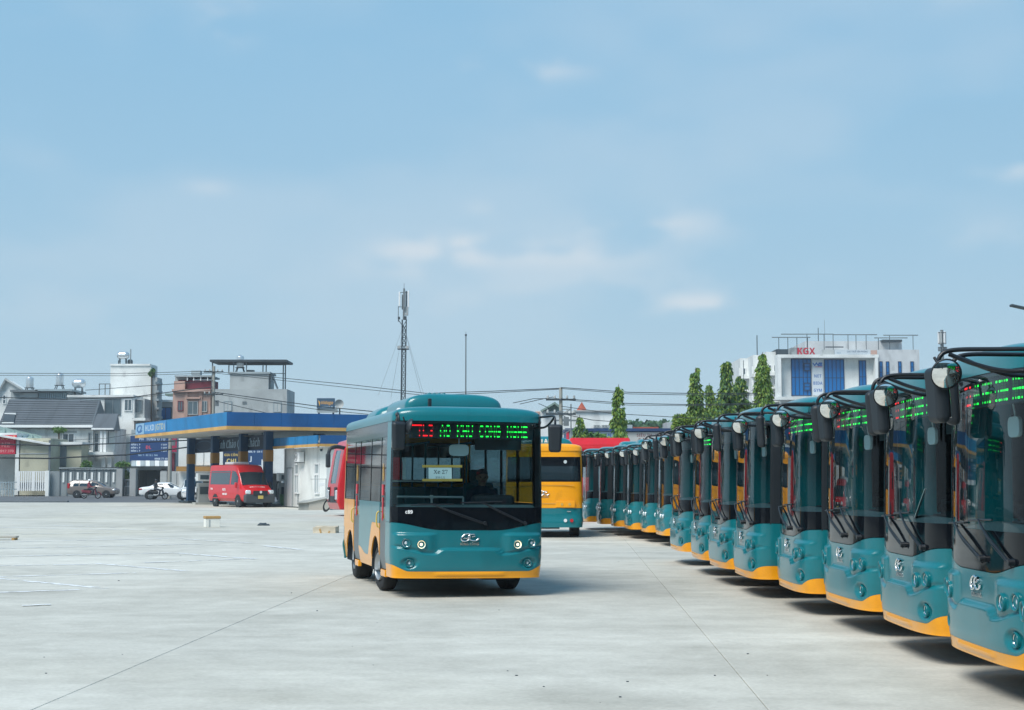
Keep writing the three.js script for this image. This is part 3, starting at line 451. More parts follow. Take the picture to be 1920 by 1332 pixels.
    const e = put('emblem', '!emb', () => emblemGeo(1.05), M.chrome); e.position.copy(onBumper(0, 0.855)[0]); e.position.z += 0.012;
    for (const s of [-1, 1]) mirrorArm(bus, s);
  }
  return bus;
}
function placeBus(b, label, x, z, turn, group, name = 'city_bus') { b.name = numbered(name); b.position.set(x, 0, z); b.rotation.y = turn; tag(b, label, 'bus', group); scene.add(b); return b; }
const ROW = 'teal city buses parked side by side in a row';
const mainBus = placeBus(makeBus(2, { lit: true, steer: 0.12 }), 'teal city bus driving towards us with lit headlights and paper sign behind its windscreen', -1.29, -25.2, 13.2 * Math.PI / 180);
mainBus.rotation.z = -0.009;
{
  const proto = makeBus(1), far = makeBus(0);
  const row = [
    [9.9, 3.46, 'nearest teal bus of the parked row, only its mirror and edge inside the frame'],
    [12.5, 3.66, 'large teal parked bus cut by the right edge of the photo, gold arrows inside'],
    [15.1, 3.70, 'teal parked bus with a red card on its dashboard'],
    [17.8, 3.67, 'teal parked bus with number 34 card behind its windscreen'],
    [20.3, 3.53, 'fifth teal parked bus counted from the camera, its green sign glowing'],
    [23.1, 3.34, 'sixth teal parked bus counted from the camera'],
    [25.6, 3.28, 'seventh teal parked bus counted from the camera'],
    [28.2, 3.27, 'eighth teal parked bus counted from the camera'],
    [31.5, 3.23, 'ninth teal parked bus from the camera, last before the row steps back'],
    [40.2, 3.72, 'tenth teal parked bus from the camera, first after the gap in the row'],
    [42.7, 3.52, 'eleventh teal parked bus from the camera, far part of the row'],
    [45.2, 3.27, 'twelfth teal parked bus from the camera, far part of the row'],
    [47.7, 3.02, 'thirteenth teal parked bus from the camera, far part of the row'],
    [50.3, 2.72, 'fourteenth teal parked bus from the camera, far part of the row'],
    [53.2, 2.38, 'last teal parked bus in view, beside the amber rear of another bus'],
  ];
  row.forEach(([z, x, label], i) => {
    const src = i < 9 ? proto : far, b = src.clone();
    if (i === 5 || i === 6 || i === 8) b.traverse((o) => { if (o.name === 'led_sign') o.material = M.interiorDark; if (o.name === 'sun_blind') o.position.y -= 0.12; });
    placeBus(b, label, x + 3.03, -z, -Math.PI / 2 + 0.02 * Math.sin(i * 2.3 + 1), ROW);
  });
}
placeBus(makeBus(0, { rear: true }), 'city bus seen from behind with amber upper half and teal bumper', at(1024, 900, 45).x, -48, Math.PI - 0.02, null);

// ---------------------------------------------------------------- buildings: measured in the photograph's pixels at a known distance, built in metres
function house(name, label, category, px, d, group) { const p = at(px, 900, d); return thing(name, label, category, [p.x, 0, -d], 0, group); }
// a box whose front face fills the pixel rectangle at distance d; y1 = null stands it on the ground
function hb(g, name, mat, x0, y0, x1, y1, d, dep, r = 0) {
  const a = at(x0, y0, d), b = at(x1, y1 ?? 900, d), yb = y1 === null ? 0 : b.y, w = Math.abs(b.x - a.x), h = a.y - yb;
  const m = mesh(name, box(w, h, dep, 0, 0, 0, r), mat, g); m.position.set((a.x + b.x) / 2 - g.position.x, (a.y + yb) / 2, -d - dep / 2 - g.position.z); return m;
}
// a window: a frame with mullions standing proud of the wall, its panes behind
function win(g, x0, y0, x1, y1, d, cols = 2, rows = 1, fm = M.frameWhite, pm = M.windowDark, fw = 0.07, name = 'window') {
  const a = at(x0, y0, d), b = at(x1, y1, d), w = b.x - a.x, h = a.y - b.y, fr = [box(w, fw, 0.1, 0, h / 2 - fw / 2, 0), box(w, fw, 0.12, 0, -h / 2 + fw / 2, 0.01), box(fw, h - 2 * fw, 0.1, -w / 2 + fw / 2, 0, 0), box(fw, h - 2 * fw, 0.1, w / 2 - fw / 2, 0, 0)];
  for (let i = 1; i < cols; i++) fr.push(box(fw * 0.8, h - 2 * fw, 0.08, -w / 2 + w * i / cols, 0, 0));
  for (let i = 1; i < rows; i++) fr.push(box(w - 2 * fw, fw * 0.8, 0.076, 0, -h / 2 + h * i / rows, 0));
  const m = mesh(name, merge(fr), fm, g); m.position.set((a.x + b.x) / 2 - g.position.x, (a.y + b.y) / 2, -d + 0.05 - g.position.z);
  for (let i = 0; i < cols; i++) for (let j = 0; j < rows; j++) { const pn = mesh('pane', box(w / cols - fw * 0.5, h / rows - fw * 0.5, 0.03, -w / 2 + w * (i + 0.5) / cols, -h / 2 + h * (j + 0.5) / rows, -0.012), pm, m); }
  return m;
}
function sign(g, name, x0, y0, x1, y1, d, tw, th, draw, dep = 0.15, edge = M.steelGrey) {
  const m = hb(g, name, edge, x0, y0, x1, y1, d + 0.012, dep), a = at(x0, y0, d), b = at(x1, y1, d);
  const f = mesh('printed_face', new THREE.PlaneGeometry(b.x - a.x, a.y - b.y), printMat(tw, th, draw), m); f.position.set(0, 0, dep / 2 + 0.012); return m;
}
function waterTank(label, x, ytop, ybot, d, wpx, flat, group = 'steel rooftop water tanks') {
  const a = at(x, ytop, d), b = at(x, ybot, d), r = wpx / 2 / FPX * d, g = thing('water_tank', label, 'water tank', [b.x, b.y, -d], 0, group), h = a.y - b.y;
  if (flat) { const t = new THREE.CapsuleGeometry(h * 0.28, r * 2 - h * 0.45, 6, 16); t.rotateZ(Math.PI / 2); t.translate(0, h * 0.7, 0); mesh('tank', t, M.steelTank, g); for (const s of [-1, 1]) mesh('stand', merge([bar(V(s * r * 0.6, 0, -0.25), V(s * r * 0.55, h * 0.5, -0.2), 0.05), bar(V(s * r * 0.6, 0, 0.25), V(s * r * 0.55, h * 0.5, 0.2), 0.05), bar(V(s * r * 0.58, h * 0.25, -0.25), V(s * r * 0.58, h * 0.25, 0.25), 0.04)]), M.steelDark, g); }
  else { const k = h * 0.74; mesh('tank', lathe([[0.001, h], [r * 0.3, h], [r * 0.35, h * 0.97], [r * 0.9, h * 0.92], [r, h * 0.88], [r, h * 0.72], [r * 1.03, h * 0.71], [r, h * 0.7], [r, h * 0.55], [r * 1.03, h * 0.54], [r, h * 0.53], [r, h - k + 0.03], [r * 0.9, h - k], [0.001, h - k]], 20), M.steelTank, g); for (const [sx, sz] of [[-1, -1], [1, -1], [-1, 1], [1, 1]]) mesh('leg', bar(V(sx * r * 1.1, 0, sz * r * 0.8), V(sx * r * 0.7, h - k, sz * r * 0.6), 0.05), M.steelDark, g); mesh('platform', box(r * 2.3, 0.06, r * 1.9, 0, h - k - 0.02, 0), M.steelDark, g); }
  return g;
}
const rel = (g, p) => p.clone().sub(g.position);
// --- far left: the repair shop shed
{
  const d = 160, g = house('repair_shop', 'low shop shed with green tin roof and red sign at the left edge', 'shop', 45, d);
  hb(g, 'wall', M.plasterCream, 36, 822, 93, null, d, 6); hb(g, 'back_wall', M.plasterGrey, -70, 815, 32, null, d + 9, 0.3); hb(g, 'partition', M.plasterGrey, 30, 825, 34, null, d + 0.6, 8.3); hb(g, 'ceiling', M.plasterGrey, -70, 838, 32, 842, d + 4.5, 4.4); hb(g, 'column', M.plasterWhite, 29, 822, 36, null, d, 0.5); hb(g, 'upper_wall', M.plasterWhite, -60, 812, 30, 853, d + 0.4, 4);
  sign(g, 'sign_board', -20, 816, 30, 852, d, 512, 370, (x, w, h) => { x.fillStyle = '#c4203f'; x.fillRect(0, 0, w, h); txt(x, 'SỬA Ô TÔ', w * 0.62, h * 0.16, 84, '#e8b070', 'bold', 'sans-serif', 360); txt(x, 'NZ', w * 0.6, h * 0.52, 130, '#e58a86'); txt(x, '0917 370', w * 0.62, h * 0.84, 70, '#e6a6a0', 'bold', 'sans-serif', 360); });
  mesh('eave', slab([rel(g, at(-60, 806, d - 0.8)), rel(g, at(94, 832, d - 0.8)), rel(g, at(94, 827, d + 5)), rel(g, at(-60, 799, d + 5))], 0.18), M.plasterWhite, g);
  const sheets = 8; for (let i = 0; i < sheets; i++) { const f = (k) => lerp(-60, 78, k / sheets), e = (k) => lerp(788, 819, k / sheets); mesh('roof_sheet', slab([rel(g, at(f(i), e(i) + 13, d + 2)), rel(g, at(f(i + 0.97), e(i + 0.97) + 9 - 3 * i / sheets, d + 2)), rel(g, at(f(i + 0.97), e(i + 0.97) - 1, d + 7)), rel(g, at(f(i), e(i) - 2, d + 7))], 0.08), M.roofGreen, g); }
  hb(g, 'lintel', M.plasterGrey, 36, 850, 93, 852, d - 0.06, 0.3); hb(g, 'downpipe', M.steelGrey, 91, 826, 93, null, d - 0.2, 0.1);
}
{
  const d = 158.5, g = house('white_gate', 'white barred metal gate below the cream shed wall', 'gate', 60, d);
  for (let i = 0; i <= 14; i++) { const x = 31 + i * 4; hb(g, 'bar', M.frameWhite, x, 884, x + (i % 7 === 0 ? 3 : 1.4), 921, d, 0.06); }
  for (const y of [884, 902, 917]) hb(g, 'rail', M.frameWhite, 31, y, 89, y + 1.6, d + 0.07, 0.05); hb(g, 'gate_post', M.plasterWhite, 85, 883, 91, null, d - 0.1, 0.35); hb(g, 'panel', M.fenceGrey, 31, 905, 89, 920, d + 0.13, 0.03);
}
{
  const d = 156, g = house('railing_fence', 'low blue grey railing in front of the dark shop opening', 'fence', 14, d);
  for (let i = 0; i < 12; i++) hb(g, 'bar', M.tinRoof, -30 + i * 5, 905, -28.4 + i * 5, null, d, 0.05);
  for (const y of [904, 917]) hb(g, 'rail', M.tinRoof, -32, y, 31, y + 1.6, d + 0.06, 0.05);
}
// --- white villa with the grey roof
{
  const d = 168, g = house('grey_roof_villa', 'white villa with a long dark grey shingle roof and skylight', 'house', 110, d);
  hb(g, 'wall', M.plasterWhite, 0, 800, 172, null, d, 6); hb(g, 'wing', M.plasterWhite, 172, 803, 213, null, d + 0.6, 5);
  const R = [rel(g, at(-4, 800, d - 0.7)), rel(g, at(173, 802, d - 0.7)), rel(g, at(188, 751, d + 3.6)), rel(g, at(17, 749, d + 3.6))];
  const roof = mesh('roof', slab(R, 0.2), M.roofSlate, g);
  for (let k = 0; k < 12; k++) { const f = (k + 0.5) / 12, a = R[0].clone().lerp(R[3], f), b = R[1].clone().lerp(R[2], f), u = R[3].clone().sub(R[0]).multiplyScalar(1 / 26), n = V(0, 0.045, 0.05); mesh('shingle_course', slab([a.clone().sub(u).add(n), b.clone().sub(u).add(n), b.clone().add(u).add(n.clone().multiplyScalar(0.3)), a.clone().add(u).add(n.clone().multiplyScalar(0.3))], 0.03), M.roofSlate, roof); }
  mesh('gable_end', slab([rel(g, at(173, 802, d - 0.7)), rel(g, at(188, 800, d + 5)), rel(g, at(197, 777, d + 5)), rel(g, at(188, 751, d + 3.6))], 0.2), M.steelGrey, g);
  hb(g, 'eave_board', M.frameWhite, -6, 797, 173, 802, d - 0.8, 0.25);
  const sky = mesh('skylight', slab([rel(g, at(4, 793, d - 0.35)), rel(g, at(25, 794, d - 0.35)), rel(g, at(29, 776, d + 1.2)), rel(g, at(9, 775, d + 1.2))], 0.12), M.steelDark, g); sky.position.y += 0.12; hb(g, 'skylight_flashing', M.frameWhite, 8, 774.5, 29, 778.5, d + 0.9, 0.1); hb(g, 'skylight_flashing', M.frameWhite, 3, 792, 25, 794, d - 0.6, 0.08);
  mesh('porch_roof', slab([rel(g, at(172, 804, d - 1.3)), rel(g, at(214, 807, d - 1.3)), rel(g, at(221, 776, d + 1.6)), rel(g, at(181, 776, d + 1.6))], 0.16), M.roofSlate, g);
  mesh('porch_gable', slab([rel(g, at(214, 807, d - 1.3)), rel(g, at(225, 808, d + 2)), rel(g, at(224, 800, d + 2)), rel(g, at(221, 776, d + 1.6))], 0.12), M.steelGrey, g);
  hb(g, 'porch_eave', M.frameWhite, 171, 803, 212, 806, d - 1.4, 0.2);
  win(g, 116, 812, 140, 834, d, 2, 1, M.frameWhite, M.windowDark, 0.14); hb(g, 'window_surround', M.plasterGrey, 113, 809, 143, 812, d - 0.1, 0.2); hb(g, 'window_surround', M.plasterGrey, 113, 812, 116, 835, d - 0.08, 0.15);
  win(g, 165, 812, 170, 842, d, 1, 2, M.plasterGrey, M.windowDark); win(g, 177, 812, 185, 848, d + 0.6, 1, 2, M.frameWhite, M.windowDark); win(g, 201, 808, 205, 835, d + 0.6, 1, 2, M.frameWhite, M.windowDark);
  for (const x of [187, 194]) hb(g, 'column', M.frameWhite, x, 806, x + 4, 848, d - 1.0, 0.25);
  hb(g, 'balcony', M.plasterWhite, 154, 848, 212, 853, d - 1.9, 2.1); 
  for (const x of [190, 201]) hb(g, 'porch_column', M.frameWhite, x, 858, x + 6, null, d - 1.0, 0.35);
  
  hb(g, 'cream_annex', M.plasterCream, 93, 832, 151, null, d - 4.5, 3); hb(g, 'annex_door', M.steelGrey, 101, 836, 123, 876, d - 4.6, 0.15); hb(g, 'annex_roof', M.plasterWhite, 92, 829, 154, 834, d - 5, 4);
}
{
  const d = 181, g = house('gabled_house', 'pale gabled house behind the grey villa roof at far left', 'house', 15, d);
  hb(g, 'wall', M.plasterWhite, -40, 735, 22, null, d, 5);
  mesh('roof', slab([rel(g, at(-10, 744, d - 0.5)), rel(g, at(9, 709, d - 0.5)), rel(g, at(10, 709, d + 5)), rel(g, at(-8, 744, d + 5))], 0.2), M.plasterGrey, g); mesh('roof', slab([rel(g, at(9, 709, d - 0.5)), rel(g, at(42, 729, d - 0.5)), rel(g, at(42, 729, d + 5)), rel(g, at(10, 709, d + 5))], 0.2), M.plasterGrey, g);
  const a = rel(g, at(-8, 740, d)), b = rel(g, at(9, 712, d)), c = rel(g, at(38, 730, d)); mesh('gable', prism([[a.x, a.y], [c.x, a.y], [c.x, c.y], [b.x, b.y]], 3).translate(0, 0, -3.05), M.plasterWhite, g);
  win(g, 5, 741, 11, 758, d, 1, 2, M.frameWhite, M.windowDark);
}
{
  const d = 176, g = house('tin_roofed_house', 'pale house with blue grey shutters under a flat tin roof', 'house', 75, d);
  hb(g, 'wall', M.plasterBlueGrey, 20, 735, 127, null, d, 5); hb(g, 'flat_roof', M.tinRoof, 66, 730, 134, 733.5, d - 1, 6); hb(g, 'flat_roof', M.steelGrey, 18, 731, 70, 735, d - 1, 6); hb(g, 'parapet', M.plasterGrey, 36, 737, 70, 745, d - 0.4, 0.5);
  for (let i = 0; i < 13; i++) hb(g, 'shutter_slat', M.tinRoof, 73 + i * 4, 737, 75.6 + i * 4, 750, d - 0.2, 0.14);
  waterTank('upright steel water tank furthest left, above the grey villa roof', 55, 706, 735, d + 1, 14, false); waterTank('upright steel water tank on a wide stand, right above the shutters', 111, 699, 731, d + 1, 14, false); waterTank('lying steel water tank beside the upright pair', 147, 710, 741, d + 1, 23, true);
}
// --- the stepped white block and the tall white tower
{
  const d = 174, g = house('stepped_white_building', 'white block with large dark windows between villa and tower', 'building', 190, d);
  hb(g, 'wall', M.plasterWhite, 127, 744, 249, null, d, 5.5); hb(g, 'parapet', M.plasterWhite, 125, 741, 250, 745, d - 0.25, 6); 
  win(g, 196, 748, 226, 779, d, 2, 1, M.steelGrey, M.windowDark); win(g, 233, 749, 247, 771, d, 2, 1, M.frameWhite, M.windowDark);
  hb(g, 'side_wing', M.plasterGrey, 249, 748, 268, null, d + 0.5, 4); win(g, 249.5, 750, 266, 774, d + 0.5, 2, 1, M.steelGrey, M.windowDark); hb(g, 'ledge', M.plasterWhite, 247, 784, 272, 789, d - 0.7, 2.5);
  for (const x of [185, 196, 205]) hb(g, 'terrace_post', M.steelGrey, x, 720, x + 1, 742, d, 0.1); hb(g, 'terrace_rail', M.steelGrey, 185, 719.5, 206, 721, d, 0.1);
}
{
  const d = 178, g = house('white_tower_house', 'tallest narrow white house on the left with a tank on top', 'house', 247, d);
  hb(g, 'wall', M.plasterWhite, 207, 684, 279, null, d, 3.2); hb(g, 'stair_wing', M.plasterGrey, 279, 708, 291, null, d + 0.4, 2.5); hb(g, 'parapet', M.plasterWhite, 206, 682.5, 281, 686, d - 0.15, 3.5); hb(g, 'balcony', M.plasterWhite, 205, 741, 244, 744, d - 1.1, 1.2); hb(g, 'planter', M.steelDark, 279, 692, 288, 708, d + 0.2, 0.8);
  for (let i = 0; i < 5; i++) hb(g, 'balcony', M.plasterBlueGrey, 290, 716 + i * 16, 297, 720 + i * 16, d - 0.3, 2);
  hb(g, 'tank_frame', M.steelDark, 221, 676, 222.3, 684, d + 1, 0.1); hb(g, 'mast', M.steelGrey, 244, 655, 245, 684, d + 1, 0.08); hb(g, 'pump', M.steelDark, 238, 674, 247, 684, d + 1, 0.6, 0.2);
  waterTank('lying steel water tank on top of the tall white tower house', 230, 659, 684.5, d + 1, 21, true);
}
{
  const d = 182, g = house('small_blue_window_house', 'small pale house with one wide blue window beside the tower', 'house', 311, d);
  hb(g, 'wall', M.plasterGrey, 295, 752, 328, null, d, 4); hb(g, 'parapet', M.plasterWhite, 294, 750, 329, 754, d - 0.2, 4.3); win(g, 299, 764, 321, 787, d, 2, 1, M.steelDark, M.windowBlue);
}
// --- pink house and the grey house with the steel roof frame
{
  const d = 172, g = house('pink_house', 'salmon pink town house with maroon top storey', 'house', 360, d);
  hb(g, 'wall', M.plasterPink, 324, 733, 392, null, d, 5); hb(g, 'cornice', M.plasterPink, 322, 730, 394, 735, d - 0.5, 6); hb(g, 'top_storey', M.maroon, 334, 713, 396, 731, d + 1, 4); hb(g, 'upper_wall', M.plasterPink, 326, 715, 346, 732, d + 0.5, 4); hb(g, 'flat_roof', M.plasterBlueGrey, 327, 704, 396, 707, d + 0.5, 5); hb(g, 'upper_terrace', M.plasterGrey, 328, 708, 350, 716, d + 1.4, 3);
  for (const x of [350, 362, 375, 388]) hb(g, 'terrace_post', M.frameWhite, x, 706, x + 1.4, 714, d + 0.6, 0.15);
  win(g, 333, 752, 343, 771, d, 2, 1, M.maroon, M.windowDark); win(g, 352, 753, 371, 778, d, 2, 1, M.plasterGrey, M.windowDark); win(g, 378, 752, 388, 773, d, 2, 1, M.plasterGrey, M.windowDark);
  for (const x of [346, 373]) hb(g, 'pilaster', M.plasterPink, x, 735, x + 3, null, d - 0.15, 0.3); hb(g, 'arch_band', M.plasterPink, 348, 745, 375, 748, d - 0.3, 0.5); hb(g, 'water_box', M.plasterBlueGrey, 358, 695, 375, 703, d + 2, 1); hb(g, 'side_canopy', M.roofGreen, 309, 738, 326, 742, d + 0.5, 2);
}
{
  const d = 170, g = house('grey_house', 'plain grey house with a steel roof frame on its terrace', 'house', 470, d);
  hb(g, 'wall', M.plasterGrey, 400, 730, 536, null, d, 6); hb(g, 'stair_block', M.plasterGrey, 431, 700, 503, 732, d + 0.6, 4); hb(g, 'stair_cap', M.plasterBlueGrey, 427, 697.5, 506, 701, d + 0.4, 4.5);
  for (const x of [397, 428, 437, 461, 492, 498, 530, 534]) hb(g, 'roof_post', M.steelGrey, x, 678, x + 1.5, x > 427 && x < 503 ? 699 : 731, d + (x % 2 ? 0.8 : 3.5), 0.1);
  hb(g, 'frame_roof', M.steelDark, 393, 674.5, 537, 678.5, d + 0.3, 5); for (const y of [684, 700]) hb(g, 'frame_rail', M.steelGrey, 428, y, 536, y + 1.2, d + 3.6, 0.08);
  mesh('stair', slab([rel(g, at(508, 700, d + 1)), rel(g, at(520, 729, d + 1)), rel(g, at(522, 729, d + 2)), rel(g, at(511, 700, d + 2))], 0.1), M.steelGrey, g);
  hb(g, 'air_box', M.steelDark, 462, 694, 475, 699, d + 1, 0.8); win(g, 419, 752, 434, 771, d, 2, 1, M.plasterBlueGrey, M.plasterGrey); win(g, 512, 753, 527, 773, d, 2, 1, M.plasterBlueGrey, M.plasterGrey); for (let k = 0; k < 3; k++) hb(g, 'vent', M.steelGrey, 454, 753 + k * 2, 462, 754 + k * 2, d - 0.05, 0.1);
  waterTank('pale upright tank under the steel roof frame of the grey house', 450, 666, 698, d + 2, 14, false);
}
// --- blue shop front beside the station, boundary wall, hedge
{
  const d = 161, g = house('blue_sign_shop', 'shop with navy sign boards and scalloped awning left of the station', 'shop', 285, d);
  hb(g, 'wall', M.plasterBlueGrey, 246, 806, 330, 882, d + 0.5, 5); hb(g, 'wall_pier', M.plasterBlueGrey, 246, 882, 254, null, d + 0.5, 5); hb(g, 'wall_pier', M.plasterBlueGrey, 302, 882, 330, null, d + 0.5, 5); hb(g, 'back_wall', M.plasterBlueGrey, 246, 870, 310, null, d + 5.6, 0.3);
  sign(g, 'sign_board', 244, 818, 318, 865, d, 512, 320, (x, w, h) => { x.fillStyle = '#123a6b'; x.fillRect(0, 0, w, h); txt(x, 'PHỤ TÙNG Ô TÔ', w * 0.55, 40, 46, '#b9c9d6'); for (const y of [110, 150, 190]) { txt(x, 'MÂM LỐP', 70, y, 28, '#cfd9df'); txt(x, 'ẮC QUY', 430, y, 26, '#cfd9df'); } txt(x, 'ĐL', 235, 145, 60, '#c8404d'); txt(x, 'NHỚT - ĐIỆN LẠNH', 230, 245, 30, '#9fb6c6'); txt(x, '0908 77 40', 400, 290, 34, '#c5d0d8'); });
  sign(g, 'side_sign', 318, 822, 331, 848, d - 0.3, 64, 128, (x, w, h) => { x.fillStyle = '#9a2348'; x.fillRect(0, 0, w, h); });
  for (let i = 0; i < 8; i++) { const x = 246 + i * 8.8; mesh('awning_scallop', slab([rel(g, at(x, 874, d - 1.6)), rel(g, at(x + 8.3, 874, d - 1.6)), rel(g, at(x + 8.3, 864, d - 0.1)), rel(g, at(x, 864, d - 0.1))], 0.06), i % 2 ? M.plasterWhite : M.plasterBlueGrey, g); }
  hb(g, 'shop_beam', M.fenceGrey, 246, 875, 316, 882, d + 0.2, 0.4); hb(g, 'door_leaf', M.plasterGrey, 302, 880, 312, null, d + 0.2, 0.2); hb(g, 'wall_maroon', M.maroon, 313, 850, 326, 885, d + 0.2, 0.3);
}
{
  const d = 159, g = house('boundary_wall', 'grey panelled boundary wall with pale uprights behind the brown car', 'wall', 165, d);
  for (let i = 0; i < 8; i++) { const x = 112 + i * 13.4; hb(g, 'wall_panel', M.fenceGrey, x, 881, x + 12.6, null, d + 0.1, 0.2); hb(g, 'upright', M.plasterWhite, x + 5, 886, x + 8, 905, d, 0.12); hb(g, 'post', M.steelGrey, x - 0.8, 879, x + 0.2, null, d, 0.3); }
  hb(g, 'coping', M.plasterBlueGrey, 110, 877, 219, 880.5, d - 0.1, 0.6);
  for (const x of [218, 243]) hb(g, 'gate_pier', M.pierGrey, x, 879, x + 11, null, d - 0.3, 0.9); for (let i = 0; i < 6; i++) hb(g, 'gate_bar', M.steelDark, 230 + i * 2.2, 900, 231 + i * 2.2, null, d + 0.1, 0.08); hb(g, 'gate_rail', M.steelGrey, 229, 899, 243, 901, d + 0.1, 0.1); hb(g, 'gate_rail', M.steelGrey, 229, 912, 243, 913.5, d + 0.1, 0.1);
  hb(g, 'grey_fence', M.fenceGrey, 91, 884, 111, null, d, 0.3);
}
// --- shops seen through the station
{
  const d = 150, g = house('navy_sign_shop', 'shop behind the pumps with navy boards and yellow lettering', 'shop', 440, d);
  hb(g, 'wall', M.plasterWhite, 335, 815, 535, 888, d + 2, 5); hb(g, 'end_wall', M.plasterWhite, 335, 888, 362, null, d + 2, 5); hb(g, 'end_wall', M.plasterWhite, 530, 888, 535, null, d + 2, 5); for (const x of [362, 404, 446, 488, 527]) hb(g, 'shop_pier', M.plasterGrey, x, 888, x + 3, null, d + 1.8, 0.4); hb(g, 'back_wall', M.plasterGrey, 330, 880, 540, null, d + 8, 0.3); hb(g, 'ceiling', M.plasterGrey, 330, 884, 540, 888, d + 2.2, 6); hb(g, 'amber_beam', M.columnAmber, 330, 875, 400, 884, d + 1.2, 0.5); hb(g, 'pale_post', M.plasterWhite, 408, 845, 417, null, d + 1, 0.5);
  for (const x of [366, 381, 396]) hb(g, 'pale_panel', M.plasterWhite, x - 13, 848, x, 873, d + 1.8, 0.3);
  sign(g, 'sign_board', 418, 846, 452, 874, d, 256, 200, (x, w, h) => { x.fillStyle = '#0d2a4a'; x.fillRect(0, 0, w, h); txt(x, 'GIA CÔNG', w / 2, 54, 46, '#d8b860'); txt(x, 'CHL', w / 2, 136, 84, '#e0c878'); });
  sign(g, 'sign_board', 458, 843, 494, 880, d, 256, 256, (x, w, h) => { x.fillStyle = '#12406e'; x.fillRect(0, 0, w, h); txt(x, 'PHIM, ĐỒ CHƠI', w / 2, 30, 32, '#dfe6ea'); txt(x, 'J', 90, 120, 80, '#dfe6ea'); txt(x, '0988 80 71', w / 2, 218, 40, '#dfe6ea'); });
  hb(g, 'pale_strip', M.frameWhite, 490, 862, 495, 885, d - 0.2, 0.2);
  for (const x of [300, 318]) hb(g, 'shade_panel', M.plasterGrey, x, 884, x + 12, null, d + 6, 0.3);
}
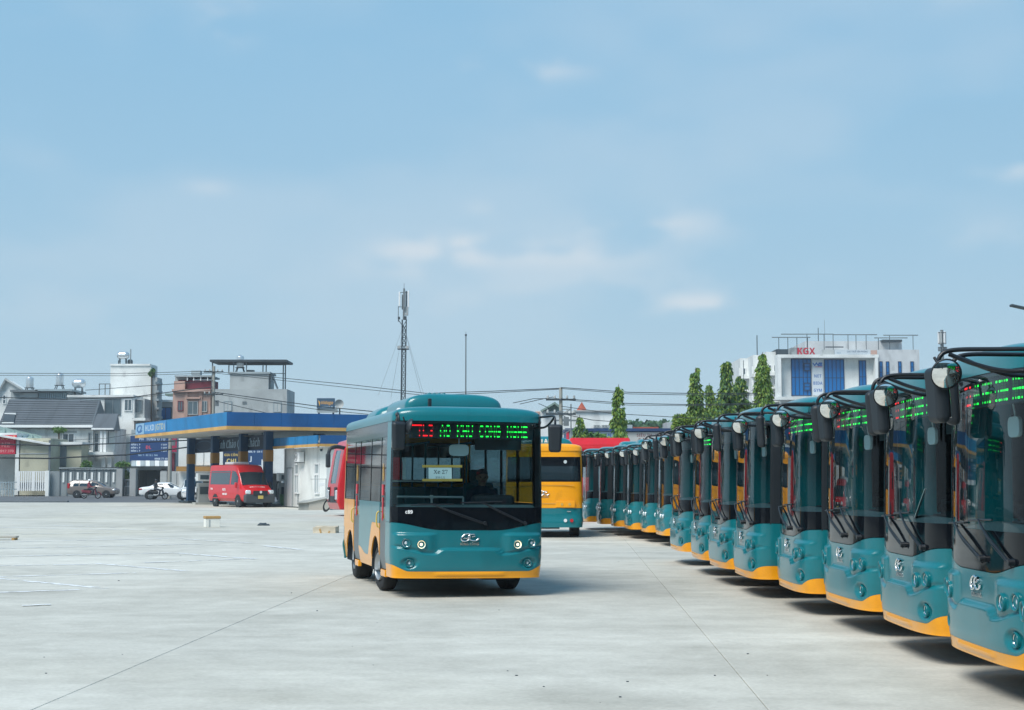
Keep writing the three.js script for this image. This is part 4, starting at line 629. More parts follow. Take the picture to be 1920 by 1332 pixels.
// --- the fuel station: canopy axis runs back to the left
const axis = V(-0.46, 0, -0.888).normalize(), across = V(0.888, 0, -0.46).normalize(), stTurn = Math.atan2(across.x, across.z) - Math.PI / 2;
const canCorner = at(425, 803, 93);
{
  const C = V(canCorner.x, 0, canCorner.z), g = thing('fuel_station_canopy', 'blue fuel station canopy with amber edge on banded navy columns', 'canopy', [C.x, 0, C.z], 0);
  const yS = 4.72, L = 22.5, W = 12, Q = (a, b, y) => axis.clone().multiplyScalar(a).addScaledVector(across, b).setY(y);
  const wall = (name, a0, b0, a1, b1, y0, y1, mat, t) => mesh(name, slab([Q(a0, b0, y0), Q(a1, b1, y0), Q(a1, b1, y1), Q(a0, b0, y1)], t), mat, g);
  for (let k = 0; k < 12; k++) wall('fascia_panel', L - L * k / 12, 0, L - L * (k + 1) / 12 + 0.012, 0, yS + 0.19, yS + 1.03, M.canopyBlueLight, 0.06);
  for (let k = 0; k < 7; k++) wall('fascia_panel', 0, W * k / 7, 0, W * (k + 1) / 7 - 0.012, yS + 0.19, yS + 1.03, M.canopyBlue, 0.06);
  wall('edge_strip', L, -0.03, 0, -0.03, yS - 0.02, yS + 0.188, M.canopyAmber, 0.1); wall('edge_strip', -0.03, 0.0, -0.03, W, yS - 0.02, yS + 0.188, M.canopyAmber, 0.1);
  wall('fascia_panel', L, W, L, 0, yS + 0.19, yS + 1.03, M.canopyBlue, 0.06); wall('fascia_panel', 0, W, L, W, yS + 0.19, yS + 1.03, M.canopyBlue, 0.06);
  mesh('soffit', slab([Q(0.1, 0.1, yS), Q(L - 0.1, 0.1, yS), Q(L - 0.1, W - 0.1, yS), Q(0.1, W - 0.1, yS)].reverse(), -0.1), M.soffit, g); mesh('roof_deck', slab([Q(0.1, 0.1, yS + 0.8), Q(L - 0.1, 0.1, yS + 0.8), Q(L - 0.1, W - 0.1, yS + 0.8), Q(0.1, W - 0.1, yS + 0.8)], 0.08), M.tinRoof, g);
  // logo and name at the far end of the long fascia
  const plate = (u0, u1, draw, tw) => { const a = Q(u0, -0.02, yS + 0.22), b = Q(u1, -0.02, yS + 0.22), c = Q(u1, -0.02, yS + 1.0), e = Q(u0, -0.02, yS + 1.0), q = new THREE.BufferGeometry(); q.setAttribute('position', new THREE.Float32BufferAttribute([a, b, c, a, c, e].flatMap((p) => [p.x, p.y, p.z]), 3)); q.setAttribute('uv', new THREE.Float32BufferAttribute([0, 0, 1, 0, 1, 1, 0, 0, 1, 1, 0, 1], 2)); q.computeVertexNormals(); mesh('fascia_lettering', q, printMat(tw, 128, draw), g); };
  plate(L - 0.1, L - 2.6, (x, w, h) => { x.fillStyle = '#86aac4'; x.fillRect(0, 0, w, h); x.strokeStyle = '#1d5590'; x.lineWidth = 15; x.beginPath(); x.arc(w / 2, h / 2, 38, 0.5, 5.4); x.stroke(); x.beginPath(); x.moveTo(w * 0.34, h * 0.86); x.quadraticCurveTo(w * 0.75, h * 0.6, w * 0.66, h * 0.2); x.stroke(); }, 128);
  plate(L - 2.7, L - 8.6, (x, w, h) => { x.fillStyle = '#3f7fb5'; x.fillRect(0, 0, w, h); txt(x, 'HLXD', w * 0.24, h / 2, 96, '#aebfca', 'bold', 'sans-serif', w * 0.44); txt(x, '(GTD)', w * 0.72, h / 2, 96, '#b0b296', 'bold', 'sans-serif', w * 0.46); }, 384);
  // columns stand in one line along the canopy
  [[502, 97.5], [455, 102.5], [402, 108], [357, 113.5]].forEach(([px, d]) => {
    const p = at(px, 900, d).sub(g.position), c = grp('column', g); c.position.set(p.x, 0, p.z); c.rotation.y = stTurn;
    mesh('shaft', box(0.5, 2.75, 0.5, 0, 1.45, 0, 0.02), M.columnNavy, c); mesh('amber_band', box(0.53, 0.72, 0.53, 0, 3.185, 0, 0.02), M.columnAmber, c); mesh('shaft', box(0.5, 1.17, 0.5, 0, 4.13, 0, 0.02), M.columnNavy, c); mesh('kerb', box(1.1, 0.16, 2.4, 0, 0.08, 0, 0.04), M.steelDark, c);
  });
  for (const [a, b] of [[8, 4], [14, 4], [8, 8], [3, 7], [3, 10]]) mesh('ceiling_lamp', box(0.7, 0.1, 0.7, Q(a, b, 0).x, yS - 0.16, Q(a, b, 0).z, 0.02), M.steelDark, g);
}
{
  const a = at(357, 900, 114.6), b = at(502, 900, 99), g = thing('welcome_sign', 'dark navy welcome board hanging behind the station columns', 'sign', [(a.x + b.x) / 2, 4.1, (a.z + b.z) / 2], Math.atan2(-(b.z - a.z), b.x - a.x));
  const w = Math.hypot(b.x - a.x, b.z - a.z) + 0.4; mesh('board', box(w, 0.95, 0.12), M.signNavy, g);
  const f = mesh('printed_face', new THREE.PlaneGeometry(w, 0.95), printMat(1024, 64, (x, W, H) => { x.fillStyle = '#0b2238'; x.fillRect(0, 0, W, H); x.strokeStyle = '#3a5870'; x.lineWidth = 3; x.beginPath(); x.ellipse(210, 32, 110, 24, 0, 0, 7); x.stroke(); txt(x, 'Kính Chào Quý Khách', 650, 32, 50, '#86a0b0', 'italic bold', 'serif', 680); }), g); f.position.z = 0.066;
  for (const s of [-0.42, 0.42]) mesh('hanger', bar(V(s * w, 0.4, 0), V(s * w, 0.66, 0), 0.03), M.steelDark, g);
}
function pump(px, d, label) { const p = at(px, 900, d), g = thing('fuel_pump', label, 'fuel pump', [p.x, 0, -d], stTurn, 'fuel pumps under the station canopy'); mesh('cabinet', box(0.85, 1.35, 0.5, 0, 0.8, 0, 0.04), M.pierGrey, g); mesh('head', box(0.95, 0.55, 0.55, 0, 1.85, 0, 0.05), M.frameWhite, g); mesh('display', box(0.6, 0.3, 0.02, 0, 1.85, 0.285, 0.005), M.windowDark, g); mesh('panel', box(0.6, 0.5, 0.02, 0, 0.95, 0.26, 0.005), M.steelDark, g); mesh('plinth', box(1.3, 0.14, 0.8, 0, 0.07, 0, 0.02), M.concrete, g); for (const s of [-1, 1]) mesh('hose', tube([V(s * 0.46, 1.6, 0.1), V(s * 0.62, 1.2, 0.18), V(s * 0.6, 0.5, 0.2), V(s * 0.5, 0.35, 0.15), V(s * 0.47, 1.1, 0.1)], 0.025, 20, 5), M.rubber, g); }
pump(381, 106, 'grey fuel pump left of the red van'); pump(533, 104, 'grey fuel pump between last column and white kiosk');
{ const p = at(532, 900, 100.5), g = thing('green_bin', 'small green bin at the corner of the white kiosk', 'bin', [p.x, 0, -100.5]); mesh('bin_body', lathe([[0.001, 0.02], [0.2, 0.02], [0.26, 0.62], [0.28, 0.62], [0.28, 0.66], [0.001, 0.66]], 12), std('binGreen', 0.16, 0.34, 0.16, 0.6), g); mesh('lid', box(0.5, 0.06, 0.5, 0, 0.7, 0, 0.02), M.binGreen, g); }
{
  const A = at(535, 900, 97.3), B = at(612, 900, 90.5), dir = V(B.x - A.x, 0, B.z - A.z), len = dir.length(); dir.normalize();
  const turn = Math.atan2(-dir.z, dir.x), g = thing('station_kiosk', 'white walled station kiosk with blue roof edge and narrow windows', 'kiosk', [A.x, 0, A.z], turn);
  // local x runs along the left wall towards us, local -z is the inside... wall faces +z of the group
  const D = 5; mesh('wall', box(len, 3.6, D, len / 2, 1.8, -D / 2), M.plasterWhite, g);
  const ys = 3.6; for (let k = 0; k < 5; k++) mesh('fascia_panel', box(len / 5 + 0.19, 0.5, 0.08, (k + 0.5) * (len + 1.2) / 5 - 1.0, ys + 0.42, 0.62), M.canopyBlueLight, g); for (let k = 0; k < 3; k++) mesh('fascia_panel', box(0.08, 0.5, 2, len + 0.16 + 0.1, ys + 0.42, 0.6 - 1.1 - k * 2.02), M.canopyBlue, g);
  mesh('edge_strip', box(len + 1.3, 0.16, 0.12, len / 2 - 0.4, ys + 0.085, 0.65), M.canopyAmber, g); mesh('edge_strip', box(0.12, 0.16, 6, len + 0.28, ys + 0.085, -2.4), M.canopyAmber, g); mesh('roof', box(len + 1.2, 0.1, 6, len / 2 - 0.4, ys + 0.3, -2.4), M.soffit, g);
  for (const x of [2.35, 6.05]) { const fr = mesh('window', merge([box(0.82, 0.08, 0.12, x, 2.62, 0.03), box(0.82, 0.08, 0.12, x, 0.86, 0.03), box(0.08, 1.7, 0.12, x - 0.37, 1.74, 0.03), box(0.08, 1.7, 0.12, x + 0.37, 1.74, 0.03), box(0.66, 0.12, 0.1, x, 2.0, 0.03), box(0.07, 1.1, 0.1, x, 1.42, 0.03)]), M.frameWhite, g); for (const [ww, hh, xx, yy] of [[0.66, 0.5, x, 2.32], [0.3, 1.1, x - 0.18, 1.42], [0.3, 1.1, x + 0.18, 1.42]]) mesh('pane', box(ww, hh, 0.03, xx, yy, 0.012), M.plasterBlueGrey, fr); }
  mesh('door', box(1.0, 2.3, 0.06, 1.35 - 0.35, 1.17, 0.02), M.frameWhite, g); mesh('door_frame', merge([box(0.05, 2.4, 0.1, 0.45, 1.2, 0.03), box(0.05, 2.4, 0.1, 1.55, 1.2, 0.03), box(1.15, 0.05, 0.1, 1.0, 2.42, 0.03)]), M.plasterGrey, g);
  mesh('corner_trim', box(0.12, 3.6, 0.12, 0.06, 1.8, 0.03), M.plasterGrey, g); mesh('drain_grate', box(len - 1, 0.05, 0.3, len / 2, 0.025, 0.4), M.steelDark, g); mesh('spout_lamp', cyl(0.06, 0.09, 0.14, 6.9, 3.42, 0.1, 8), M.steelDark, g);
  const ac = thing('air_conditioner', 'white wall air conditioner unit above the kiosk window', 'air conditioner', [A.x + dir.x * 3.1 + 0.888 * -0.25, 2.9, A.z + dir.z * 3.1 + 0.46 * 0.25], turn); const acp = g.localToWorld(V(3.2, 2.75, 0.2)); g.updateMatrixWorld(true); ac.position.copy(g.localToWorld(V(3.3, 2.75, 0.22)));
  mesh('casing', box(0.85, 0.62, 0.34, 0, 0.31, 0, 0.03), M.whitePlastic, ac); mesh('fan_grille', merge([new THREE.TorusGeometry(0.24, 0.015, 6, 20).translate(-0.12, 0.31, 0.175), new THREE.TorusGeometry(0.13, 0.012, 6, 16).translate(-0.12, 0.31, 0.175), cyl(0.05, 0.05, 0.02, -0.12, 0.31, 0.178, 10, 'z')]), M.steelDark, ac); for (const s of [-0.3, 0.3]) mesh('bracket', box(0.04, 0.05, 0.45, s, -0.03, -0.03), M.steelGrey, ac); mesh('pipe', tube([V(-0.42, 0.2, 0), V(-0.6, 0, -0.1), V(-0.66, -0.6, -0.16), V(-0.66, -2.6, -0.16)], 0.025, 20, 5), M.steelGrey, ac);
}
{
  const a = gnd(559, 957), b = gnd(612, 958), w = b.x - a.x, g = thing('concrete_ramp_block', 'grey concrete ramp block with sloping top before the kiosk', 'block', [(a.x + b.x) / 2, 0, a.z]);
  mesh('base', prism([[-w * 0.16, 0], [w / 2, 0], [w / 2, 0.66], [-w * 0.16, 0.4]], 1.4, 0.01).translate(0, 0, -1.4), M.concreteWarm, g); mesh('base', prism([[-w / 2, 0], [-w * 0.17, 0], [-w * 0.17, 0.395], [-w / 2, 0.34]], 1.5, 0.01).translate(0, 0, -1.6), M.concrete, g); mesh('sloped_cap', slab([V(-w / 2 - 0.06, 0.38, 0.08), V(-w * 0.16, 0.44, 0.12), V(w / 2 + 0.05, 0.70, 0.1), V(w / 2 + 0.05, 0.78, -1.5)].map((p) => p), 0.07), M.concrete, g); mesh('top_slab', slab([V(-w / 2 - 0.06, 0.42, 0.06), V(w / 2 + 0.06, 0.71, 0.06), V(w / 2 + 0.06, 0.80, -1.55), V(-w / 2 - 0.06, 0.50, -1.75)], 0.06), M.concrete, g);
}
{ const p = at(610, 900, 90), g = thing('hand_rail_post', 'thin white pole with small sign near the kiosk wall', 'pole', [p.x + 0.15, 0, -89]); mesh('pole', cyl(0.03, 0.03, 1.75, 0, 0.875, 0, 8), M.plasterGrey, g); mesh('arm', bar(V(-0.9, 1.72, 0), V(0, 1.72, 0), 0.02), M.plasterGrey, g); mesh('plate', box(0.34, 0.2, 0.02, -0.25, 1.42, 0, 0.01), M.frameWhite, g); }
{ // small billboard on a roof beyond the canopy
  const d = 135, g = house('roof_billboard', 'small dark blue billboard with orange lettering above the canopy roof', 'billboard', 610, d); sign(g, 'board', 594, 747, 627, 766, d, 256, 150, (x, w, h) => { x.fillStyle = '#33536c'; x.fillRect(0, 0, w, h); x.fillStyle = '#d9a441'; x.beginPath(); x.moveTo(18, 30); x.lineTo(40, 120); x.lineTo(52, 60); x.fill(); txt(x, 'Vidago', 145, 66, 66, '#d8a047', 'italic bold', 'sans-serif', 180); txt(x, 'KHÁCH SẠN', 150, 128, 30, '#b8c8d2'); }, 0.3, M.signNavy); hb(g, 'lower_strip', M.plasterBlueGrey, 594, 766.5, 632, 774, d + 0.1, 0.3); for (const x of [596, 623]) hb(g, 'post', M.steelDark, x, 766, x + 2, null, d + 0.4, 0.15); const b = at(636, 758, d).sub(g.position); mesh('dish', (() => { const q = lathe([[0.001, -0.1], [0.2, -0.06], [0.36, 0.06], [0.4, 0.14]], 16); q.rotateX(Math.PI / 2); q.translate(b.x, b.y, b.z); return q; })(), M.plasterGrey, g); hb(g, 'dish_post', M.steelDark, 635.5, 760, 636.7, null, d + 0.3, 0.1); }
// --- the row behind the buses: long white house, supermarket with sign
{
  const d = 128, g = house('long_white_house', 'long white house with small green gable behind the utility pole', 'house', 1080, d);
  hb(g, 'wall', M.plasterWhite, 1006, 771, 1148, null, d, 6); hb(g, 'pink_wall', M.plasterPink, 1003, 772, 1012, 790, d - 0.1, 0.3); mesh('gable_roof', slab([rel(g, at(1013, 770, d - 0.6)), rel(g, at(1040, 754, d - 0.6)), rel(g, at(1041, 754, d + 5)), rel(g, at(1016, 769, d + 5))], 0.15), M.roofGreen, g); mesh('gable_roof', slab([rel(g, at(1040, 754, d - 0.6)), rel(g, at(1050, 762, d - 0.6)), rel(g, at(1051, 762, d + 5)), rel(g, at(1041, 754, d + 5))], 0.15), M.roofGreen, g);
  const a = rel(g, at(1016, 771, d)), b = rel(g, at(1040, 756, d)), c = rel(g, at(1050, 764, d)); mesh('gable', prism([[a.x, a.y], [c.x, a.y], [c.x, c.y], [b.x, b.y]], 2).translate(0, 0, -2.1), M.roofGreen, g); hb(g, 'parapet', M.plasterGrey, 1078, 769.5, 1150, 772, d - 0.2, 6.3);
  for (const x of [1113, 1128]) win(g, x, 797, x + 12, 802, d, 2, 1, M.plasterGrey, M.windowDark);
  const r = at(1091, 770, d + 3).sub(g.position), q = new THREE.ConeGeometry(0.62, 0.75, 4); q.rotateY(0.7); q.translate(r.x, r.y + 0.36, r.z); mesh('red_pyramid_roof', q, M.roofRed, g);
  waterTank('steel tank on the long white house behind the buses', 1117, 775, 791, d + 1.2, 9, false);
}
{
  const d = 112, g = house('accessory_store', 'blue edged store carrying the long white lettered sign board', 'shop', 1170, d);
  hb(g, 'wall', M.signBlue, 1062, 810, 1290, null, d + 0.6, 6); hb(g, 'roof_edge', M.signNavy, 1060, 803.5, 1290, 809, d - 0.2, 7);
  sign(g, 'sign_board', 1168, 811, 1290, 829, d, 1024, 150, (x, w, h) => { x.fillStyle = '#a9aaa9'; x.fillRect(0, 0, w, h); txt(x, 'SIÊU THỊ PHỤ KIỆN', w * 0.49, 46, 66, '#6b2f35', 'bold', 'sans-serif', w * 0.78); txt(x, 'ĐẲNG CẤP XE LIMO', w * 0.49, 112, 58, '#6b2f35', 'bold', 'sans-serif', w * 0.82); });
  sign(g, 'sign_board', 1104, 810, 1150, 823, d, 256, 72, (x, w, h) => { x.fillStyle = '#8ea3b5'; x.fillRect(0, 0, w, h); txt(x, 'PHỤ KIỆN', w / 2, 38, 52, '#27508f', 'bold', 'sans-serif', 220); });
  hb(g, 'red_panel', M.signRed, 1062, 808, 1067, 830, d - 0.1, 0.3); hb(g, 'grey_panel', M.plasterBlueGrey, 1068, 808, 1082, 830, d - 0.1, 0.3); hb(g, 'red_roof', M.roofRed, 1187, 801, 1235, 806, d + 3, 3); hb(g, 'pale_block', M.plasterGrey, 1250, 792, 1268, 806, d + 3, 3); hb(g, 'blue_block', M.plasterBlueGrey, 1172, 797, 1186, 806, d + 3, 3);
}
// --- the white office block on the right
{
  const d = 180, g = house('white_office_block', 'white office block with blue windows and red rooftop letters', 'building', 1560, d);
  hb(g, 'core', M.plasterWhite, 1466, 672, 1642, null, d + 0.8, 14); hb(g, 'frame_top', M.plasterWhite, 1458, 665, 1648, 671, d - 0.4, 2); hb(g, 'frame_side', M.plasterWhite, 1458, 671.2, 1466, 745, d - 0.4, 2); hb(g, 'frame_side', M.plasterWhite, 1641, 671.2, 1648, 745, d - 0.4, 2); hb(g, 'frame_base', M.plasterWhite, 1440, 744, 1648, 750, d - 0.8, 2.4);
  const blue = (x0, y0, x1, y1, c, r) => win(g, x0, y0, x1, y1, d + 0.8, c, r, M.mullion, M.windowBlue, 0.1); blue(1483, 673, 1522, 743, 5, 2); blue(1545, 674, 1584, 744, 5, 2); blue(1610, 676, 1625, 738, 2, 2); blue(1491, 751, 1540, 800, 6, 1);
  for (const [x, y] of [[1507, 681], [1507, 718]]) win(g, x, y, x + 13, y + 15, d + 0.68, 1, 2, M.mullion, M.windowBlue, 0.12, 'opening_window');
  sign(g, 'sign_column', 1523, 675, 1544, 742, d + 0.62, 128, 400, (x, w, h) => { x.fillStyle = '#c3cbd1'; x.fillRect(0, 0, w, h); x.strokeStyle = '#2f62ab'; x.lineWidth = 13; x.beginPath(); x.moveTo(8, 36); x.lineTo(30, 64); x.lineTo(52, 36); x.lineTo(72, 64); x.lineTo(84, 36); x.lineTo(122, 36); x.moveTo(88, 50); x.lineTo(120, 50); x.moveTo(80, 66); x.lineTo(122, 66); x.stroke(); x.fillStyle = '#c24a55'; x.fillRect(30, 76, 90, 7); txt(x, 'NET', w / 2, 182, 48, '#33619f'); txt(x, 'BIDA', w / 2, 262, 48, '#33619f', 'bold', 'sans-serif', 116); txt(x, 'GYM', w / 2, 342, 48, '#33619f'); }, 0.12, M.plasterWhite);
  // right wing
  hb(g, 'right_wing', M.plasterPale, 1648, 656, 1729, null, d + 1.5, 12); for (const x of [1648.5, 1661, 1684, 1707]) { win(g, x, 678, x + 7, 709, d + 1.5, 1, 3, M.mullion, M.windowBlue, 0.08); win(g, x, 715, x + 7, 746, d + 1.5, 1, 3, M.mullion, M.windowBlue, 0.08); }
  // left flank with balconies stepping back
  for (let k = 0; k < 3; k++) { const x0 = 1388 + k * 24, x1 = x0 + 24, dd = d + 12 - k * 4.2; hb(g, 'left_wing', M.plasterWhite, x0, 672 - k * 6, x1 + 1, null, dd, 8); for (let f = 0; f < 4; f++) { const y = 690 + f * 25 - k * 3; hb(g, 'balcony', M.plasterWhite, x0 - 2, y + 15, x1, y + 20, dd - 1.1, 1.3); hb(g, 'balcony_post', M.plasterWhite, x0 - 2, y, x0 + 1, y + 20, dd - 1.1, 0.4); win(g, x0 + 4, y, x0 + 11, y + 14, dd, 1, 1, M.frameWhite, M.windowDark, 0.1); win(g, x0 + 14, y, x0 + 21, y + 14, dd, 1, 1, M.frameWhite, M.windowDark, 0.1); } }
  // roof storey, frames and boards
  hb(g, 'roof_storey', M.plasterPale, 1510, 640, 1692, 668, d + 6, 8); hb(g, 'roof_storey', M.plasterGrey, 1484, 652, 1512, 668, d + 5, 5); hb(g, 'stair_roof', M.steelDark, 1655, 637, 1692, 641, d + 5, 6); hb(g, 'side_shed', M.steelDark, 1456, 655, 1478, 667, d + 3, 4); hb(g, 'grey_panel', M.plasterGrey, 1542, 656, 1565, 667, d + 1, 0.3); hb(g, 'end_panel', M.plasterPink, 1634, 657, 1645, 668, d + 1, 0.3);
  for (const [x0, x1, y, xs] of [[1448, 1520, 632, [1460, 1477, 1494, 1514]], [1465, 1563, 626, [1513, 1545, 1562]], [1563, 1645, 627, [1590, 1605, 1624]], [1657, 1722, 628, [1668, 1712]], [1640, 1702, 633, [1647]]]) { hb(g, 'roof_beam', M.steelGrey, x0, y, x1, y + 1.6, d + 4, 0.15); for (const x of xs) hb(g, 'roof_post', M.steelDark, x, y + 1.5, x + 1.5, 667, d + 4.05, 0.12); }
  hb(g, 'mast', M.steelDark, 1534, 615, 1535.5, 640, d + 5, 0.12); hb(g, 'mast', M.steelGrey, 1546, 600, 1547, 640, d + 5, 0.08); hb(g, 'mast', M.steelDark, 1419, 629, 1421, 672, d + 9, 0.15); hb(g, 'mast', M.steelDark, 1394, 676, 1396, 780, d - 3, 0.15); hb(g, 'railing', M.steelDark, 1548, 650, 1582, 652, d + 3, 0.1);
  const T = (s, px, py, size, mat, dd) => { const t = mesh('roof_letters', letters(s, size, 0.15), mat, g), p = at(px, py, dd).sub(g.position); t.position.copy(p); };
  T('KGX', 1512, 665, 0.78, M.signRed, d - 0.2);
  sign(g, 'roof_board', 1565, 656, 1632, 668, d, 512, 92, (x, w, h) => { x.fillStyle = '#b9c2c8'; x.fillRect(0, 0, w, h); txt(x, 'CHO THUÊ VĂN PHÒNG', w * 0.64, 30, 36, '#4a5f75', 'bold', 'sans-serif', 300); txt(x, 'CHO THUÊ MẶT BẰNG', w * 0.64, 68, 28, '#8193a2', 'bold', 'sans-serif', 290); txt(x, 'KGX', 60, 46, 30, '#7c93a5'); }, 0.15);
}

// ---------------------------------------------------------------- cars and vans (front +z)
// st: stations [z, bottom, belt, top, half width, half width at the roof] from rear to front
function carBody(st) {
  const lerpSt = (z) => { if (z <= st[0][0]) return st[0]; for (let i = 1; i < st.length; i++) if (z <= st[i][0]) { const t = (z - st[i - 1][0]) / (st[i][0] - st[i - 1][0]); return st[i].map((v, k) => lerp(st[i - 1][k], v, t)); } return st[st.length - 1]; };
  return (z, v, s) => {
    const [zz, y0, yb, yt, w, wt] = lerpSt(z);
    const c = [[w * 0.9, y0], [w * 0.985, y0 + 0.1 * (yb - y0) + 0.02], [w, lerp(y0, yb, 0.55)], [w * 0.975, yb], [lerp(w * 0.975, wt, 0.55), lerp(yb, yt, 0.5)], [wt, yt - 0.09 * Math.min(1, (yt - yb) * 2)], [wt * 0.93, yt - 0.025], [wt * 0.6, yt], [0, yt + 0.012]], k = [0, 0.06, 0.2, 0.36, 0.56, 0.76, 0.82, 0.9, 1];
    let i = 1; while (i < k.length - 1 && v > k[i]) i++; const t = clamp01((v - k[i - 1]) / (k[i] - k[i - 1]));
    return V(s * lerp(c[i - 1][0], c[i][0], t), lerp(c[i - 1][1], c[i][1], t), Math.max(st[0][0], Math.min(st[st.length - 1][0], z)));
  };
}
function buildCar(g, st, mat, o) {
  const f = carBody(st), z0 = st[0][0], z1 = st[st.length - 1][0], ctr = V(0, 0.7, 0), parts = [];
  for (const s of [-1, 1]) parts.push(patch((z, v) => f(z, v, s), z0, z1, 44, 0, 1, 24, { rim: 0, centre: V(0, 0.6, 0) }));
  for (const [z, sg] of [[z0, -1], [z1, 1]]) parts.push(patch((x, v) => { const p = f(z, v, 1); return V(p.x * x, p.y, z + sg * 0.07 * (1 - x * x) * Math.sin(Math.min(1, v + 0.15) * 3.0)); }, -1, 1, 12, 0, 0.999, 12, { rim: 0, centre: V(0, 0.6, z * 0.5) }));
  mesh('body', merge(parts), mat, g);
  for (const s of [-1, 1]) for (const [a, b, lo = 0.40, hi = 0.73] of o.windows) mesh('side_window', patch((z, v) => f(z, v, s), a, b, 8, lo, hi, 6, { out: 0.008, rim: 0.012, centre: V(0, 0.6, 0) }), M.glassDark, g);
  const top = (z, x) => f(z, 1 - 0.22 * Math.abs(x), x < 0 ? -1 : 1);
  if (o.screen) mesh('windscreen', patch(top, o.screen[0], o.screen[1], 8, -0.96, 0.96, 20, { out: 0.01, rim: 0.012, centre: V(0, 0.3, o.screen[0] - 1) }), M.glassDark, g);
  if (o.back) mesh('rear_window', patch(top, o.back[0], o.back[1], 8, -0.9, 0.9, 20, { out: 0.01, rim: 0.012, centre: V(0, 0.3, o.back[0] + 1.5) }), M.glassDark, g);
  const W = st[Math.floor(st.length / 2)][4];
  for (const z of o.axles) for (const s of [-1, 1]) {
    mesh('wheel_arch', (() => { const q = new THREE.CylinderGeometry(o.r * 1.16, o.r * 1.16, 0.14, 24); q.rotateZ(Math.PI / 2); q.translate(s * (W - 0.062), o.r, z); return q; })(), M.blackPlastic, g);
    const w = grp('wheel', g); w.position.set(s * (W - 0.08), o.r, z); mesh('tyre', lathe([[o.r * 0.6, -0.1], [o.r * 0.9, -0.105], [o.r, -0.07], [o.r, 0.07], [o.r * 0.9, 0.105], [o.r * 0.6, 0.1]], 22, 'x'), M.rubber, w); mesh('rim', merge([lathe([[0.001, 0.095], [o.r * 0.18, 0.1], [o.r * 0.2, 0.07], [o.r * 0.3, 0.06]], 14, 'x'), lathe([[o.r * 0.52, 0.07], [o.r * 0.62, 0.1], [o.r * 0.6, 0.0]], 20, 'x'), ...Array.from({ length: 5 }, (_, k) => { const b = box(0.02, o.r * 0.36, 0.07, 0.07, o.r * 0.38, 0); b.rotateX(k * Math.PI * 0.4); return b; })]), M.alloy, w).rotation.y = s > 0 ? 0 : Math.PI;
  }
  return f;
}
const GROUNDED = (px, py) => { const p = gnd(px, py); return [p.x, 0, p.z]; };
{ // the red high-roof van
  const p = gnd(446, 951.5), g = thing('red_van', 'red high roof passenger van under the blue canopy', 'van', [p.x - 0.15, 0, p.z - 1.6], 33 * Math.PI / 180);
  const st = [[-2.95, 0.42, 1.25, 2.55, 0.93, 0.80], [-2.8, 0.36, 1.25, 2.62, 0.98, 0.84], [0.9, 0.36, 1.25, 2.62, 1.0, 0.85], [1.35, 0.36, 1.25, 2.55, 1.0, 0.84], [1.72, 0.36, 1.22, 2.12, 1.0, 0.84], [2.32, 0.36, 1.12, 1.34, 0.99, 0.87], [2.85, 0.36, 0.98, 1.10, 0.95, 0.82], [3.0, 0.42, 0.86, 0.94, 0.88, 0.75]];
  const f = buildCar(g, st, M.red, { windows: [[-2.6, 0.55, 0.40, 0.66], [0.75, 1.75, 0.40, 0.66]], screen: [1.70, 2.30], axles: [-1.65, 1.95], r: 0.37 });
  mesh('front_bumper', (() => { const q = new RoundedBoxGeometry(1.92, 0.52, 0.4, 3, 0.08); q.translate(0, 0.54, 2.9); return q; })(), M.bumperGrey, g); mesh('grille', box(0.95, 0.34, 0.08, 0, 0.84, 3.08, 0.03), M.blackPlastic, g); mesh('grille_badge', cyl(0.08, 0.08, 0.03, 0, 0.93, 3.13, 14, 'z'), M.chrome, g);
  for (const s of [-1, 1]) { mesh('headlight', (() => { const q = new RoundedBoxGeometry(0.34, 0.26, 0.3, 3, 0.09); q.rotateY(s * 0.45); q.translate(s * 0.74, 0.93, 2.93); return q; })(), M.lampGlass, g); mesh('door_mirror', box(0.14, 0.34, 0.18, s * 1.14, 1.35, 1.95, 0.05), s < 0 ? M.red : M.blackPlastic, g); mesh('side_moulding', box(0.03, 0.06, 3.6, s * 1.01, 0.55, -0.3, 0.01), M.red, g); mesh('mudflap', box(0.25, 0.3, 0.02, s * 0.85, 0.28, -2.1), M.rubber, g); }
  mesh('number_plate', box(0.34, 0.2, 0.02, 0, 0.62, 3.12, 0.006), M.railYellow, g); mesh('roof_air_unit', (() => { const q = new RoundedBoxGeometry(1.1, 0.18, 1.3, 3, 0.07); q.translate(0, 2.70, -0.6); return q; })(), M.whitePlastic, g);
  mesh('bonnet_lettering', letters('FUTABUSLINES', 0.1).clone().rotateX(-0.9).translate(0, 1.19, 2.62), M.paper, g); for (const [s, z, y, k] of [['FUTA', -2.2, 1.06, 0.11], ['FUTA', -0.2, 1.0, 0.15], ['1900 6067', -0.1, 0.74, 0.12]]) mesh('side_lettering', letters(s, k).clone().rotateY(-Math.PI / 2).translate(-1.005, y, z), M.paper, g);
  mesh('roof_seam', merge([-1, 1].map((s) => box(0.02, 0.02, 3.8, s * 0.9, 2.14, -0.9))), M.tailRed, g);
}
